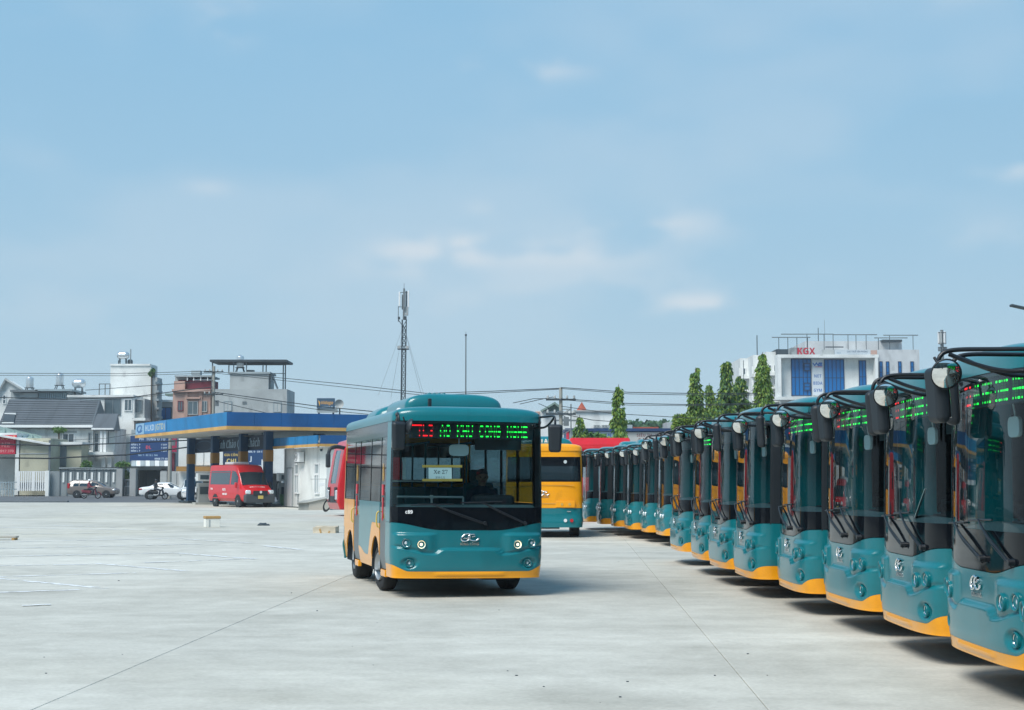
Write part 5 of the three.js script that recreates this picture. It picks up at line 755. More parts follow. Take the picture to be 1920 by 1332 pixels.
{ // white taxi
  const p = gnd(350, 941), g = thing('white_taxi', 'white taxi with blue side stripe half hidden by the nearest canopy column', 'car', [p.x + 0.1, 0, p.z - 1.8], 0.2);
  const st = [[-2.2, 0.4, 0.95, 1.15, 0.82, 0.66], [-2.1, 0.3, 1.0, 1.62, 0.88, 0.64], [-1.6, 0.28, 1.0, 1.74, 0.9, 0.66], [0.2, 0.28, 1.0, 1.74, 0.9, 0.66], [1.05, 0.28, 1.0, 1.10, 0.9, 0.72], [2.0, 0.3, 0.92, 0.98, 0.87, 0.7], [2.2, 0.36, 0.72, 0.78, 0.8, 0.62]];
  buildCar(g, st, M.white, { windows: [[-1.85, -0.9], [-0.8, 0.05], [0.12, 0.7, 0.4, 0.66]], screen: [0.24, 1.0], back: [-2.08, -1.7], axles: [-1.35, 1.35], r: 0.33 });
  mesh('grille', box(0.9, 0.2, 0.06, 0, 0.62, 2.24, 0.03), M.blackPlastic, g); mesh('front_bumper', box(1.5, 0.22, 0.14, 0, 0.42, 2.2, 0.05), M.white, g); for (const s of [-1, 1]) { mesh('headlight', box(0.34, 0.14, 0.2, s * 0.66, 0.74, 2.12, 0.05), M.lampGlass, g); mesh('door_mirror', box(0.2, 0.14, 0.12, s * 1.0, 1.08, 0.75, 0.04), M.white, g); mesh('door_stripe', box(0.012, 0.5, 1.9, s * 0.912, 0.72, -0.1, 0.005), M.canopyBlueLight, g); } mesh('roof_lamp', box(0.5, 0.12, 0.18, 0, 1.82, -0.3, 0.04), M.whitePlastic, g);
}
function sideCar(name, label, px0, px1, py, mat, st, o, extra) { const a = gnd(px0, py), b = gnd(px1, py), g = thing(name, label, 'car', [(a.x + b.x) / 2, 0, a.z - 0.9], Math.PI / 2); buildCar(g, st, mat, o); extra?.(g); return g; }
sideCar('white_sedan', 'white sedan parked side on behind the dark motorbike', 262, 356, 936.5, M.white, [[-2.3, 0.42, 0.85, 0.98, 0.8, 0.66], [-2.15, 0.32, 0.92, 1.04, 0.85, 0.68], [-1.55, 0.28, 0.95, 1.10, 0.88, 0.68], [-0.7, 0.26, 0.95, 1.44, 0.88, 0.6], [0.25, 0.26, 0.94, 1.45, 0.88, 0.6], [1.15, 0.26, 0.92, 1.02, 0.88, 0.68], [2.1, 0.3, 0.8, 0.86, 0.84, 0.66], [2.3, 0.38, 0.68, 0.72, 0.76, 0.6]], { windows: [[-1.1, -0.25], [-0.18, 0.7]], screen: [0.32, 1.1], back: [-1.45, -0.76], axles: [-1.4, 1.4], r: 0.33 }, (g) => { for (const s of [-1, 1]) { mesh('tail_lamp', box(0.3, 0.13, 0.3, s * 0.72, 0.86, -2.16, 0.05), M.tailRed, g); mesh('headlight', box(0.3, 0.12, 0.3, s * 0.68, 0.68, 2.1, 0.05), M.lampGlass, g); } });
sideCar('brown_mpv', 'brown people carrier driving along the street behind a motorbike', 127, 213, 934, M.bronze, [[-2.25, 0.45, 0.95, 1.2, 0.8, 0.66], [-2.15, 0.32, 1.0, 1.55, 0.86, 0.62], [-1.7, 0.28, 1.0, 1.68, 0.88, 0.62], [0.0, 0.28, 0.99, 1.66, 0.88, 0.62], [0.55, 0.28, 0.98, 1.48, 0.88, 0.64], [1.25, 0.28, 0.95, 1.04, 0.88, 0.7], [2.05, 0.32, 0.85, 0.92, 0.85, 0.66], [2.25, 0.4, 0.72, 0.78, 0.78, 0.6]], { windows: [[-1.95, -1.2], [-1.1, -0.3], [-0.22, 0.62, 0.4, 0.66]], screen: [0.5, 1.2], back: [-2.14, -1.75], axles: [-1.35, 1.4], r: 0.33 }, (g) => { for (const s of [-1, 1]) { mesh('tail_lamp', box(0.16, 0.5, 0.22, s * 0.8, 1.12, -2.12, 0.05), M.tailRed, g); mesh('headlight', box(0.3, 0.14, 0.3, s * 0.7, 0.74, 2.05, 0.05), M.lampGlass, g); } });
sideCar('dark_car', 'dark green car parked behind the white sedan', 298, 385, 930, M.darkCar, [[-2.2, 0.42, 0.9, 1.1, 0.8, 0.66], [-2.0, 0.3, 1.0, 1.6, 0.88, 0.62], [-1.4, 0.28, 1.0, 1.72, 0.9, 0.62], [0.2, 0.28, 1.0, 1.7, 0.9, 0.62], [1.0, 0.28, 0.98, 1.08, 0.9, 0.7], [2.2, 0.38, 0.75, 0.82, 0.8, 0.62]], { windows: [[-1.8, -0.9], [-0.8, 0.3]], screen: [0.25, 0.95], axles: [-1.35, 1.35], r: 0.35 });

// ---------------------------------------------------------------- big red coaches
function coach(name, label, pos, turn, mat, L = 9, rearLook) {
  const g = thing(name, label, L < 5 ? 'truck' : 'coach', pos, turn), W = 1.22;
  const side = [[-L, 0.45], [-L - 0.04, 2.2], [-L + 0.06, 3.05], [-L + 0.3, 3.28], [-0.5, 3.32], [-0.1, 3.2], [0.08, 2.9], [0.16, 2.62], [0.38, 1.35], [0.4, 0.6], [0.3, 0.36], [-L + 0.1, 0.36]];
  const b = prism(side, 2 * W - 0.16, 0.08).rotateY(-Math.PI / 2).translate(W - 0.08, 0, 0); mesh('body', b, mat, g);
  const scr = (x, v) => { const y = lerp(1.42, 2.88, v), z = y > 2.62 ? lerp(0.16, 0.08, (y - 2.62) / 0.28) : lerp(0.38, 0.16, (y - 1.35) / 1.27); return V(x, y, z + 0.09 - 0.05 * x * x); };
  mesh('windscreen', patch(scr, -W + 0.1, W - 0.1, 14, 0, 1, 10, { out: 0.01, rim: 0.03, centre: V(0, 1.5, -1.5) }), M.glassDark, g);
  for (const s of [-1, 1]) { for (let k = 0; k < Math.floor((L - 1) / 1.6); k++) mesh('side_window', box(0.02, 1.0, 1.5, s * (W + 0.004), 2.25, -1.3 - k * 1.58, 0.008), M.glassDark, g); mesh('quarter_window', box(0.02, 0.8, 0.5, s * (W + 0.004), 2.1, -0.25, 0.008), M.glassDark, g);
    mesh('headlight', box(0.3, 0.42, 0.1, s * 0.9, 0.92, 0.48, 0.04), M.lampGlass, g); mesh('lamp_surround', merge([box(0.42, 0.1, 0.1, s * 0.82, 1.2, 0.47, 0.03), box(0.1, 0.62, 0.1, s * 0.62, 0.95, 0.47, 0.03), box(0.36, 0.08, 0.1, s * 0.8, 0.62, 0.47, 0.03)]), M.blackPlastic, g);
    if (s > 0) mesh('mirror_arm', tube([V(s * 1.0, 2.95, 0.05), V(s * 1.15, 3.02, 0.5), V(s * 1.22, 2.92, 0.85), V(s * 1.24, 2.6, 0.95)], 0.085, 20, 8), M.blackPlastic, g); if (s > 0) mesh('mirror', new RoundedBoxGeometry(0.28, 0.62, 0.2, 3, 0.07).translate(s * 1.24, 2.42, 0.95), M.blackPlastic, g);
    for (const z of L < 5 ? [-1.3] : [-1.7, -L + 2.2]) { mesh('wheel_arch', cyl(0.58, 0.58, 0.1, s * (W - 0.03), 0.52, z, 22, 'x'), M.blackPlastic, g); const w = grp('wheel', g); w.position.set(s * (W - 0.1), 0.48, z); mesh('tyre', lathe([[0.28, -0.13], [0.44, -0.14], [0.48, -0.1], [0.48, 0.1], [0.44, 0.14], [0.28, 0.13]], 22, 'x'), M.rubber, w); mesh('rim', lathe([[0.001, 0.06], [0.1, 0.1], [0.2, 0.04], [0.27, 0.12], [0.29, 0.1]], 18, 'x'), M.alloy, w).rotation.y = s > 0 ? 0 : Math.PI; } }
  mesh('grille', box(1.0, 0.3, 0.06, 0, 0.72, 0.47, 0.03), M.blackPlastic, g);
  if (rearLook) { mesh('rear_window', box(2.0, 1.05, 0.05, 0, 2.3, -L - 0.1, 0.03), M.glassDark, g); mesh('rear_frame', merge([box(2.3, 0.14, 0.1, 0, 2.93, -L - 0.02, 0.04), box(0.14, 1.2, 0.1, -1.1, 2.3, -L - 0.05, 0.04), box(0.14, 1.2, 0.1, 1.1, 2.3, -L - 0.05, 0.04)]), mat, g); }
  return g;
}
{ const p = at(628, 900, 73); coach('red_truck_cab', 'red vehicle cab nosing out from behind the driven bus, with hooked black mirror', [p.x + 0.35, 0, -73], -Math.PI / 2 + 0.32, M.red, 2.5).scale.y = 1.06; }
{ const p = at(1126, 900, 62); coach('red_coach', 'red coach seen from behind over the far parked buses', [p.x, 0, -71.5], Math.PI, M.red, 9, true).scale.set(1, 1, 1); scene.children[scene.children.length - 1].position.set(p.x, 0, -71); }
{ const p = gnd(613, 961), g = thing('loose_tyre', 'worn narrow black tyre leaning beside the red vehicle cab', 'tyre', [p.x, 0.36, p.z], 0); const t = new THREE.TorusGeometry(0.3, 0.06, 8, 22); t.scale(0.55, 1, 1); t.rotateZ(-0.35); mesh('tread', t, M.rubber, g); const u = new THREE.TorusGeometry(0.25, 0.02, 6, 20); u.scale(0.55, 1, 1); u.rotateZ(-0.35); mesh('bead', u, M.steelDark, g); }

// ---------------------------------------------------------------- poles, wires, masts
function utilityPole(label, px, ptop, d, r, armY, group = 'concrete utility poles') {
  const t = at(px, ptop, d), g = thing('utility_pole', label, 'utility pole', [t.x, 0, -d], 0, group); mesh('pole', cyl(r * 1.25, r * 0.9, t.y, 0, t.y / 2, 0, 12), M.poleConcrete, g);
  for (const y of armY) { const q = at(px, y, d).y; mesh('cross_arm', box(1.7, 0.1, 0.12, 0, q, 0.15), M.steelDark, g); for (const x of [-0.75, -0.35, 0.35, 0.75]) mesh('insulator', lathe([[0.001, 0], [0.06, 0], [0.08, 0.06], [0.05, 0.1], [0.07, 0.15], [0.03, 0.2], [0.001, 0.2]], 10).translate(x, q + 0.05, 0.15), M.plasterGrey, g); }
  mesh('clamp', merge([box(r * 2.5, 0.12, r * 2.5, 0, t.y * 0.8, 0), box(0.3, 0.5, 0.3, 0.3, t.y * 0.72, 0.1)]), M.steelGrey, g); return g;
}
utilityPole('concrete utility pole right of the driven bus', 1051.5, 727, 88, 0.105, [750, 777]); utilityPole('concrete utility pole between pink and grey houses', 401, 687, 135, 0.13, [698, 740]); utilityPole('pale utility pole left of the station canopy', 319.5, 790, 138, 0.16, []);
{ const d = 95, p = at(1071, 900, d), g = thing('lattice_pole', 'thin steel lattice pole behind the concrete utility pole', 'utility pole', [p.x, 0, -d]), h = at(1071, 758, d).y, b0 = -0.55; for (const x of [b0, 0]) mesh('upright', bar(V(x, 0, 0), V(x, h, 0), 0.045), M.steelGrey, g); for (let k = 0; k < 9; k++) mesh('brace', bar(V(b0, h * (0.55 + k * 0.05), 0), V(0, h * (0.55 + k * 0.05 + 0.05 * (k % 2 ? 1 : 0)), 0), 0.03), M.steelGrey, g); mesh('transformer_arm', box(1.4, 0.1, 0.1, -0.3, h * 0.84, 0), M.steelGrey, g); }
let wireNo = 0;
function wire(label, pts, r, sag = 0) { const P = []; for (let i = 0; i < pts.length - 1; i++) { const a = at(...pts[i]), b = at(...pts[i + 1]); for (let k = 0; k < 8; k++) { const t = k / 8, p = a.clone().lerp(b, t); p.y -= sag * 4 * t * (1 - t); P.push(p); } } P.push(at(...pts[pts.length - 1])); tag(mesh('overhead_cable', tube(P, r * 0.72, P.length * 2, 5), M.cableBlack), label, 'cable', 'overhead cables'); }
wire('upper of the two thin cables crossing the sky at far left', [[-60, 700, 140], [230, 701, 138], [398, 696, 134.8]], 0.035); wire('lower of the two thin cables crossing the sky at far left', [[-60, 704, 140], [230, 705, 138], [398, 700, 134.8]], 0.03);
wire('cable rising from the left houses to the pole top', [[160, 732, 150], [330, 720, 140], [398, 714, 134.8]], 0.04); wire('cable sagging across the grey villa roof', [[-60, 744, 139], [120, 749, 138], [250, 745, 137], [330, 734, 136], [398, 726, 134.8]], 0.06);
wire('thin cable just below the one over the villa roof', [[150, 753, 139], [300, 742, 137], [398, 732, 134.8]], 0.03); wire('thick black cable bundle low before the shops', [[-60, 832, 130], [120, 836, 130], [330, 827, 130], [420, 822, 132]], 0.075); wire('lowest thick cable bundle sagging before the boundary wall', [[-60, 858, 131], [90, 860, 131], [240, 853, 131], [360, 838, 131]], 0.085); wire('thin lower cable before the white block', [[80, 828, 136], [200, 822, 136], [260, 812, 136]], 0.025);
wire('dark cable along the top of the boundary wall', [[110, 880, 150], [260, 876, 150]], 0.06);
wire('upper cable from the left pole over the canopy to the bus', [[403, 697, 134.8], [660, 722, 115], [800, 738, 105], [920, 734, 96], [1050, 728.5, 88]], 0.035); wire('second cable from the left pole over the canopy', [[403, 700, 134.8], [660, 728, 115], [800, 742, 105], [920, 737, 96], [1050, 730, 88]], 0.03);
wire('cable falling from the left pole past the grey house', [[403, 736, 134.8], [594, 762, 120], [720, 774, 112]], 0.05); wire('lower cable falling from the left pole to the canopy', [[403, 739, 134.8], [594, 768, 120], [740, 782, 112]], 0.035); wire('steep cable falling from the left pole behind the canopy', [[403, 752, 134.8], [500, 775, 128]], 0.04);
wire('top cable running right from the concrete pole', [[1052, 727, 87.9], [1180, 736, 86], [1290, 738, 84], [1420, 738, 80]], 0.032); wire('second cable running right from the concrete pole', [[1052, 729, 87.9], [1180, 739, 86], [1290, 741, 84], [1420, 741, 80]], 0.026);
wire('middle cable running right from the concrete pole', [[1052, 748, 87.8], [1180, 757, 86], [1290, 759, 84], [1420, 757, 80]], 0.032); wire('second middle cable running right from the concrete pole', [[1052, 750, 87.8], [1180, 760, 86], [1290, 761, 84], [1420, 759, 80]], 0.022); wire('lower cable running right past the narrow tree', [[1052, 762, 87.8], [1150, 776, 86], [1290, 784, 84], [1420, 784, 80]], 0.026); wire('cable falling right before the long white house', [[1052, 776, 87.8], [1110, 788, 90], [1150, 791, 95]], 0.03);
wire('cable loop left of the concrete pole', [[962, 756, 95], [1000, 748, 92], [1050, 748, 88]], 0.03, 0.0); wire('second cable loop left of the concrete pole', [[975, 758, 95], [1010, 750, 92], [1036, 745, 90], [1050, 750, 88]], 0.03); wire('slanting cable before the long white house', [[1010, 757, 92], [1040, 770, 90], [1060, 782, 90]], 0.025);
{ // telecom mast behind the bus
  const d = 150, b = at(754.5, 760, d), t = at(757.5, 541, d), g = thing('telecom_mast', 'tall slim telecom mast with antennas and guy lines above the bus', 'mast', [b.x, 0, -d]), off = (y) => (t.x - b.x) * (y - b.y) / (t.y - b.y), H = t.y;
  const Y = (py) => at(757, py, d).y, r = 0.26, leg = [[1, 0], [-0.5, 0.87], [-0.5, -0.87]];
  const top = Y(600); for (const [lx, lz] of leg) mesh('leg', bar(V(lx * r + off(0), 0, lz * r), V(lx * r + off(top), top, lz * r), 0.06), M.steelDark, g);
  const bay = 0.62; for (let k = 0; k * bay < top - bay; k++) { const y = k * bay, l = []; for (let i = 0; i < 3; i++) { const a = leg[i], c = leg[(i + 1) % 3]; l.push(bar(V(a[0] * r + off(y), y, a[1] * r), V(c[0] * r + off(y + bay), y + bay, c[1] * r), 0.035, 4), bar(V(a[0] * r + off(y), y, a[1] * r), V(c[0] * r + off(y), y, c[1] * r), 0.03, 4)); } mesh('lattice_bay', merge(l), y > Y(655) ? M.steelDark : M.steelGrey, g); }
  mesh('top_pole', bar(V(off(top), top, 0), V(off(H), H, 0), 0.1), M.steelGrey, g); mesh('lightning_rod', bar(V(off(H), H, 0), V(off(H), H + 0.5, 0), 0.025), M.steelGrey, g);
  for (const [x, y0, y1, z] of [[-0.42, 548, 575, 0.2], [0.45, 546, 577, 0.2], [0.05, 543, 582, 0.45], [0.2, 545, 580, -0.4], [-0.15, 552, 580, -0.3]]) mesh('antenna_panel', box(0.17, Y(y0) - Y(y1), 0.12, off(Y(y0)) + x, (Y(y0) + Y(y1)) / 2, z, 0.03), Math.abs(x) > 0.3 ? M.frameWhite : M.steelGrey, g);
  for (const y of [549, 576]) mesh('antenna_ring', merge([bar(V(off(Y(y)) - 0.5, Y(y), 0.1), V(off(Y(y)) + 0.5, Y(y), 0.1), 0.03), bar(V(off(Y(y)), Y(y), -0.4), V(off(Y(y)), Y(y), 0.5), 0.03)]), M.steelDark, g);
  for (const [x, y, s, m] of [[0.28, 584, 0.42, M.plasterGrey], [-0.45, 597, 0.26, M.steelDark], [0.15, 597, 0.35, M.steelDark]]) mesh('radio_box', box(s * 0.8, s * (m === M.plasterGrey ? 2 : 1), 0.3, x + off(Y(y)), Y(y), 0.15, 0.03), m, g); mesh('boom', merge([bar(V(-0.45, Y(575), 0.1), V(-0.45, Y(604), 0.1), 0.04), bar(V(-0.45, Y(600), 0.1), V(0, Y(612), 0), 0.035), bar(V(0.4, Y(600), 0.1), V(0, Y(612), 0), 0.035)]), M.steelGrey, g);
  mesh('work_platform', merge([box(1.1, 0.06, 0.8, off(Y(654)), Y(655), 0), bar(V(-0.5, Y(650), 0.35), V(0.55, Y(650), 0.35), 0.03)]), M.steelDark, g); for (const s of [-0.4, 0.4]) mesh('drum_antenna', cyl(0.16, 0.16, 0.25, off(Y(652)) + s, Y(652), 0.3, 12, 'z'), M.plasterGrey, g);
  for (const [x, z] of [[-2.2, 2], [2.2, 1.5], [-1.3, -2], [1.8, -2]]) mesh('guy_line', bar(V(off(Y(610)), Y(610), 0), V(x, Y(745), z), 0.012, 4), M.steelGrey, g);
}
{ const d = 120, t = at(873.5, 628, d), g = thing('lightning_mast', 'single thin grey mast with a small ball top', 'mast', [t.x, 0, -d]); mesh('pole', cyl(0.07, 0.045, t.y - 0.1, 0, (t.y - 0.1) / 2, 0, 8), M.steelGrey, g); mesh('ball', new THREE.SphereGeometry(0.09, 10, 8).translate(0, t.y - 0.02, 0), M.steelDark, g); mesh('tip', bar(V(0, t.y, 0), V(0, t.y + 0.25, 0), 0.015), M.steelDark, g); }
{ const d = 210, b = at(1768, 700, d), t = at(1768, 619, d), g = thing('antenna_pole', 'grey antenna pole with white panel cluster on the far right', 'mast', [b.x, 0, -d]), Y = (py) => at(1768, py, d).y; mesh('pole', cyl(0.3, 0.22, t.y, 0, t.y / 2, 0, 12), M.steelGrey, g); for (let k = 0; k < 6; k++) { const a = k * 1.047; mesh('antenna_panel', box(0.26, 1.7, 0.14, 0.45 * Math.cos(a), Y(634), 0.45 * Math.sin(a), 0.04), k % 2 ? M.frameWhite : M.plasterGrey, g); } for (const y of [624, 644, 652]) mesh('ring', new THREE.TorusGeometry(0.5, 0.05, 5, 18).rotateX(Math.PI / 2).translate(0, Y(y), 0), M.steelDark, g); for (const s of [-1, 1]) mesh('radio_box', box(0.4, 0.6, 0.3, s * 0.4, Y(655), 0.2, 0.04), M.steelGrey, g); }
{ const d = 42, t = at(1903, 576, d), g = thing('street_lamp', 'dark street lamp head reaching in at the right frame edge', 'street lamp', [t.x + 2.2, 0, -d]); mesh('post', cyl(0.09, 0.06, t.y - 0.3, 0, (t.y - 0.3) / 2, 0, 10), M.steelGrey, g); mesh('arm', tube([V(0, t.y - 0.4, 0), V(-0.25, t.y - 0.14, 0), V(-1.0, t.y - 0.2, 0), V(-1.9, t.y - 0.06, 0)], 0.035, 20, 8), M.steelGrey, g); mesh('lamp_head', new RoundedBoxGeometry(0.55, 0.07, 0.2, 3, 0.03).rotateZ(-0.22).translate(-2.05, t.y - 0.01, 0), M.steelDark, g); }

// ---------------------------------------------------------------- trees
const leafMats = [[0.10, 0.20, 0.03], [0.06, 0.145, 0.03], [0.17, 0.25, 0.03], [0.035, 0.10, 0.035]].map(([r, g, b], i) => std(`leaf${i}`, r, g, b, 0.6));
function leafCloud(n, place, len, wid) {
  const pos = [];
  for (let i = 0; i < n; i++) { const { p, dir } = place(i), side = V(rr(-1, 1), rr(-0.4, 0.4), rr(-1, 1)).cross(dir).normalize(), L = len * rr(0.7, 1.3), w = wid * rr(0.7, 1.3), a = p, b = p.clone().addScaledVector(dir, L * 0.5), c = p.clone().addScaledVector(dir, L); b.y += L * 0.06; const l = b.clone().addScaledVector(side, w), r = b.clone().addScaledVector(side, -w); b.y += w * 0.3; for (const q of [a, l, b, l, c, b, a, b, r, r, b, c]) pos.push(q.x, q.y, q.z); }
  const g = new THREE.BufferGeometry(); g.setAttribute('position', new THREE.Float32BufferAttribute(pos, 3)); g.computeVertexNormals(); return g;
}
// mast tree: a narrow column of hanging leaves
function mastTree(label, px, ptop, pbot, wpx, d, lean = 0, warm = 0, group = 'tall narrow trees behind the parked buses') {
  const t = at(px, ptop, d), yb = Math.max(0.8, at(px, pbot, d).y - 1.2), R = wpx / 2.3 / FPX * d, H = t.y - yb, g = thing('mast_tree', label, 'tree', [t.x, 0, -d], 0, group);
  mesh('trunk', tube([V(0, 0, 0), V(lean * 0.3, yb + H * 0.3, 0.03), V(lean, yb + H * 0.97, 0)], 0.06, 20, 7), M.trunk, g);
  const crown = grp('crown', g), N = Math.round(1000 * H * (0.55 + R * 0.9)), tufts = [];
  for (let k = 0; k < 75 * H / 5; k++) { const f = Math.pow(rnd(), 0.9), a = rr(0, 6.28), prof = Math.pow(Math.sin(Math.min(1, (1 - f) * 1.1 + 0.03) * 1.57), 0.95) * (0.4 + 1.15 * noise3(f * 7 + px, a * 1.3, 3 + px)); tufts.push([f, a, R * prof * (rnd() < 0.14 ? rr(1.0, 1.55) : rr(0.35, 1.0))]); }
  mesh('branches', merge(tufts.filter((_, i) => i % 3 === 0).map(([f, a, r]) => bar(V(lean * f, yb + H * f + 0.15, 0), V(lean * f + Math.cos(a) * r, yb + H * f - r * 0.5, Math.sin(a) * r), 0.015, 4))), M.trunk, crown).userData.kind = 'stuff';
  for (let m = 0; m < 3; m++) mesh('foliage', leafCloud(Math.round(N / 3), () => { const [f, a, r] = tufts[Math.floor(rnd() * tufts.length)], s = (R * 0.42 + 0.1) * Math.min(1, 0.25 + (1 - f) * 4), q = V(lean * f + Math.cos(a) * r + rr(-s, s) * 0.7, yb + H * f + rr(-1.2, 0.35) * s * 1.3, Math.sin(a) * r + rr(-s, s) * 0.7); return { p: q, dir: V(Math.cos(a) * 0.5 + rr(-0.5, 0.5), rr(-1.3, -0.4), Math.sin(a) * 0.5 + rr(-0.5, 0.5)).normalize() }; }, 0.24, 0.05), leafMats[(m + warm) % 4], crown).userData.kind = 'stuff';
  return g;
}
function roundTree(name, label, px, py, rx, ry, d, n, mats, group, cat = 'tree') {
  const c = at(px, py, d), Rx = rx / FPX * d, Ry = ry / FPX * d, g = thing(name, label, cat, [c.x, 0, -d], 0, group), cl = Array.from({ length: 16 }, () => { const v = V(rr(-1, 1), rr(-1, 1), rr(-1, 1)).normalize().multiplyScalar(rr(0.25, 0.85)); return V(v.x * Rx, c.y + v.y * Ry, v.z * Rx); });
  mesh('trunk', tube([V(0, 0, 0), V(0.05, c.y * 0.5, 0), V(0, c.y, 0)], 0.07 + Rx * 0.03, 10, 7), M.trunk, g); const crown = grp('crown', g); mesh('branches', merge(cl.map((p) => bar(V(0, c.y - Ry * 0.6, 0), p, 0.025, 4))), M.trunk, crown).userData.kind = 'stuff';
  mats.forEach((k) => { mesh('foliage', leafCloud(Math.round(n / mats.length), () => { const q = cl[Math.floor(rnd() * cl.length)], v = V(rr(-1, 1), rr(-1, 1), rr(-1, 1)).normalize(), s = Math.pow(rnd(), 0.5) * 0.42; return { p: V(q.x + v.x * Rx * s, q.y + v.y * Ry * s, q.z + v.z * Rx * s), dir: v.clone().add(V(rr(-0.5, 0.5), -0.5, rr(-0.5, 0.5))).normalize() }; }, 0.22, 0.06), leafMats[k], crown).userData.kind = 'stuff'; }); return g;
}
mastTree('single narrow green tree standing alone right of the utility pole', 1160, 723, 835, 24, 80); mastTree('small narrow tree just right of the concrete utility pole', 1087, 783, 845, 20, 84, 0, 1); mastTree('tall narrow tree, first of the group before the office block', 1305, 687, 815, 40, 92); mastTree('shorter narrow tree tucked behind the first tall one', 1330, 722, 812, 32, 96, 0, 2); mastTree('tall narrow tree in the middle of the group', 1363, 674, 800, 44, 88, 0, 1); mastTree('leaning leafy tree right of the middle tall one', 1384, 704, 780, 36, 90, 0.1, 1); mastTree('narrow tree standing before the office block balconies', 1430, 664, 790, 36, 84, 0, 0); mastTree('lower narrow tree between the tall ones', 1345, 752, 815, 38, 86, 0, 2);
roundTree('round_tree', 'yellow green round tree at the left of the tree group', 1282, 796, 20, 20, 90, 2600, [2, 2, 0], 'round trees behind the buses'); roundTree('round_tree', 'low dark tree behind the red coach', 1205, 852, 40, 13, 98, 3000, [1, 3], 'round trees behind the buses'); roundTree('round_tree', 'low green tree under the narrow tree', 1118, 828, 24, 14, 96, 2000, [1, 0], 'round trees behind the buses');
roundTree('shrub', 'small shrub beside the little narrow tree', 1102, 822, 11, 16, 86, 900, [1, 3], null, 'shrub');
for (const [px, py, rx, ry, label] of [[162, 872, 10, 10, 'dark garden bush left of the villa porch'], [232, 872, 14, 6, 'light green climber on top of the gate pier wall'], [236, 892, 6, 10, 'green bush behind the grey gate bars'], [110, 806, 14, 5, 'dark creeper between green roof and villa'], [284, 698, 5, 7, 'potted bush on the tower terrace']]) roundTree('shrub', label, px, py, rx, ry, label.includes('tower') ? 177 : label.includes('creeper') ? 166.5 : 160.5, 700, [1, 0], null, 'shrub');
{ const l = []; for (let i = 0; i < 60; i++) { const px = 1150 + i * 6; l.push(leafCloud(60, () => ({ p: at(px + rr(-8, 8), rr(793, 812), 260 + rr(-10, 10)), dir: V(rr(-1, 1), rr(-1, 0.4), rr(-1, 1)).normalize() }), 1.1, 0.4)); } const m = mesh('distant_trees', merge(l), leafMats[3]); tag(m, 'dark line of distant trees behind the store roofs', 'trees', null, 'stuff'); }

// ---------------------------------------------------------------- things lying on the yard
{ const p = gnd(395, 989), g = thing('foam_box', 'white foam box with brown lid standing on the yard', 'box', [p.x, 0, p.z - 0.2], 0.35); mesh('box', box(0.52, 0.3, 0.46, 0, 0.15, 0, 0.015), M.styro, g); mesh('lid', box(0.55, 0.09, 0.49, 0, 0.345, 0, 0.012), M.cardboard, g); mesh('tape', box(0.06, 0.26, 0.47, -0.12, 0.14, 0.0), M.plasterGrey, g); }
{ const p = gnd(610, 1000), g = thing('crushed_box', 'crushed pale foam box left of the bus rear wheel', 'box', [p.x, 0, p.z - 0.15], -0.15); const q = new THREE.BoxGeometry(0.72, 0.2, 0.42, 10, 4, 6), a = q.attributes.position; for (let i = 0; i < a.count; i++) { const x = a.getX(i), y = a.getY(i), z = a.getZ(i), n = noise3(x * 7 + 3, y * 9, z * 7) - 0.5; a.setXYZ(i, x + n * 0.05, Math.max(-0.1, y + n * 0.09 * (y > -0.09 ? 1 : 0)), z + n * 0.06); } q.translate(0, 0.1, 0); q.computeVertexNormals(); mesh('box', q, G('styroDirty', 0.56, 0.50, 0.40), g); mesh('stain_tape', box(0.05, 0.16, 0.44, -0.1, 0.095, 0.01).rotateZ(0.3), M.cardboard, g); mesh('stain_tape', box(0.05, 0.15, 0.44, 0.14, 0.05, 0.01).rotateZ(-0.35), M.cardboard, g); }
{ const p = gnd(6, 1013), g = thing('flat_pallet_piece', 'flat pale wooden piece lying at the left frame edge', 'plank', [p.x, 0, p.z], 0.1); for (let k = 0; k < 3; k++) mesh('board', box(0.75, 0.05, 0.11, 0, 0.085, -0.16 + k * 0.15, 0.008), M.concreteWarm, g); for (const s of [-0.3, 0.3]) mesh('bearer', box(0.08, 0.06, 0.44, s, 0.03, -0.01, 0.008), M.cardboard, g); }
{ const p = gnd(492, 986), g = thing('dark_rag', 'dark crumpled rag lying on the yard', 'rag', [p.x, 0, p.z]); const q = new THREE.SphereGeometry(0.18, 18, 10), a = q.attributes.position; for (let i = 0; i < a.count; i++) { const x = a.getX(i), y = a.getY(i), z = a.getZ(i), n = noise3(x * 14 + 4, y * 14, z * 14); a.setXYZ(i, x * (0.8 + 0.6 * n), Math.max(0, y * (0.25 + 0.5 * n)), z * (0.6 + 0.6 * n)); } q.computeVertexNormals(); mesh('cloth', q, M.steelDark, g); const e = q.clone(); e.scale(0.5, 0.6, 0.7); e.translate(0.17, 0, 0.02); mesh('corner', e, M.steelDark, g); }
{ const p = gnd(40, 942), g = thing('long_bar', 'long thin bar lying across the yard near the street', 'bar', [p.x, 0.05, p.z]); mesh('bar', box(7, 0.09, 0.12, 0, 0, 0, 0.01), M.steelGrey, g); mesh('end_cap', box(0.1, 0.11, 0.14, 3.5, 0, 0), M.steelDark, g); }
{ const l = []; for (let i = 0; i < 26; i++) { const px = rr(0, 1500), py = 1040 + 290 * Math.pow(rnd(), 0.8), p = gnd(px, py), s = rr(0.005, 0.014), q = new THREE.IcosahedronGeometry(s, 0); q.scale(rr(0.8, 1.6), 0.5, rr(0.8, 1.4)); q.translate(p.x, s * 0.3, p.z); l.push(q); } tag(mesh('litter_bits', merge(l), M.steelDark), 'scattered dark grit and litter on the concrete', 'litter', null, 'stuff'); }

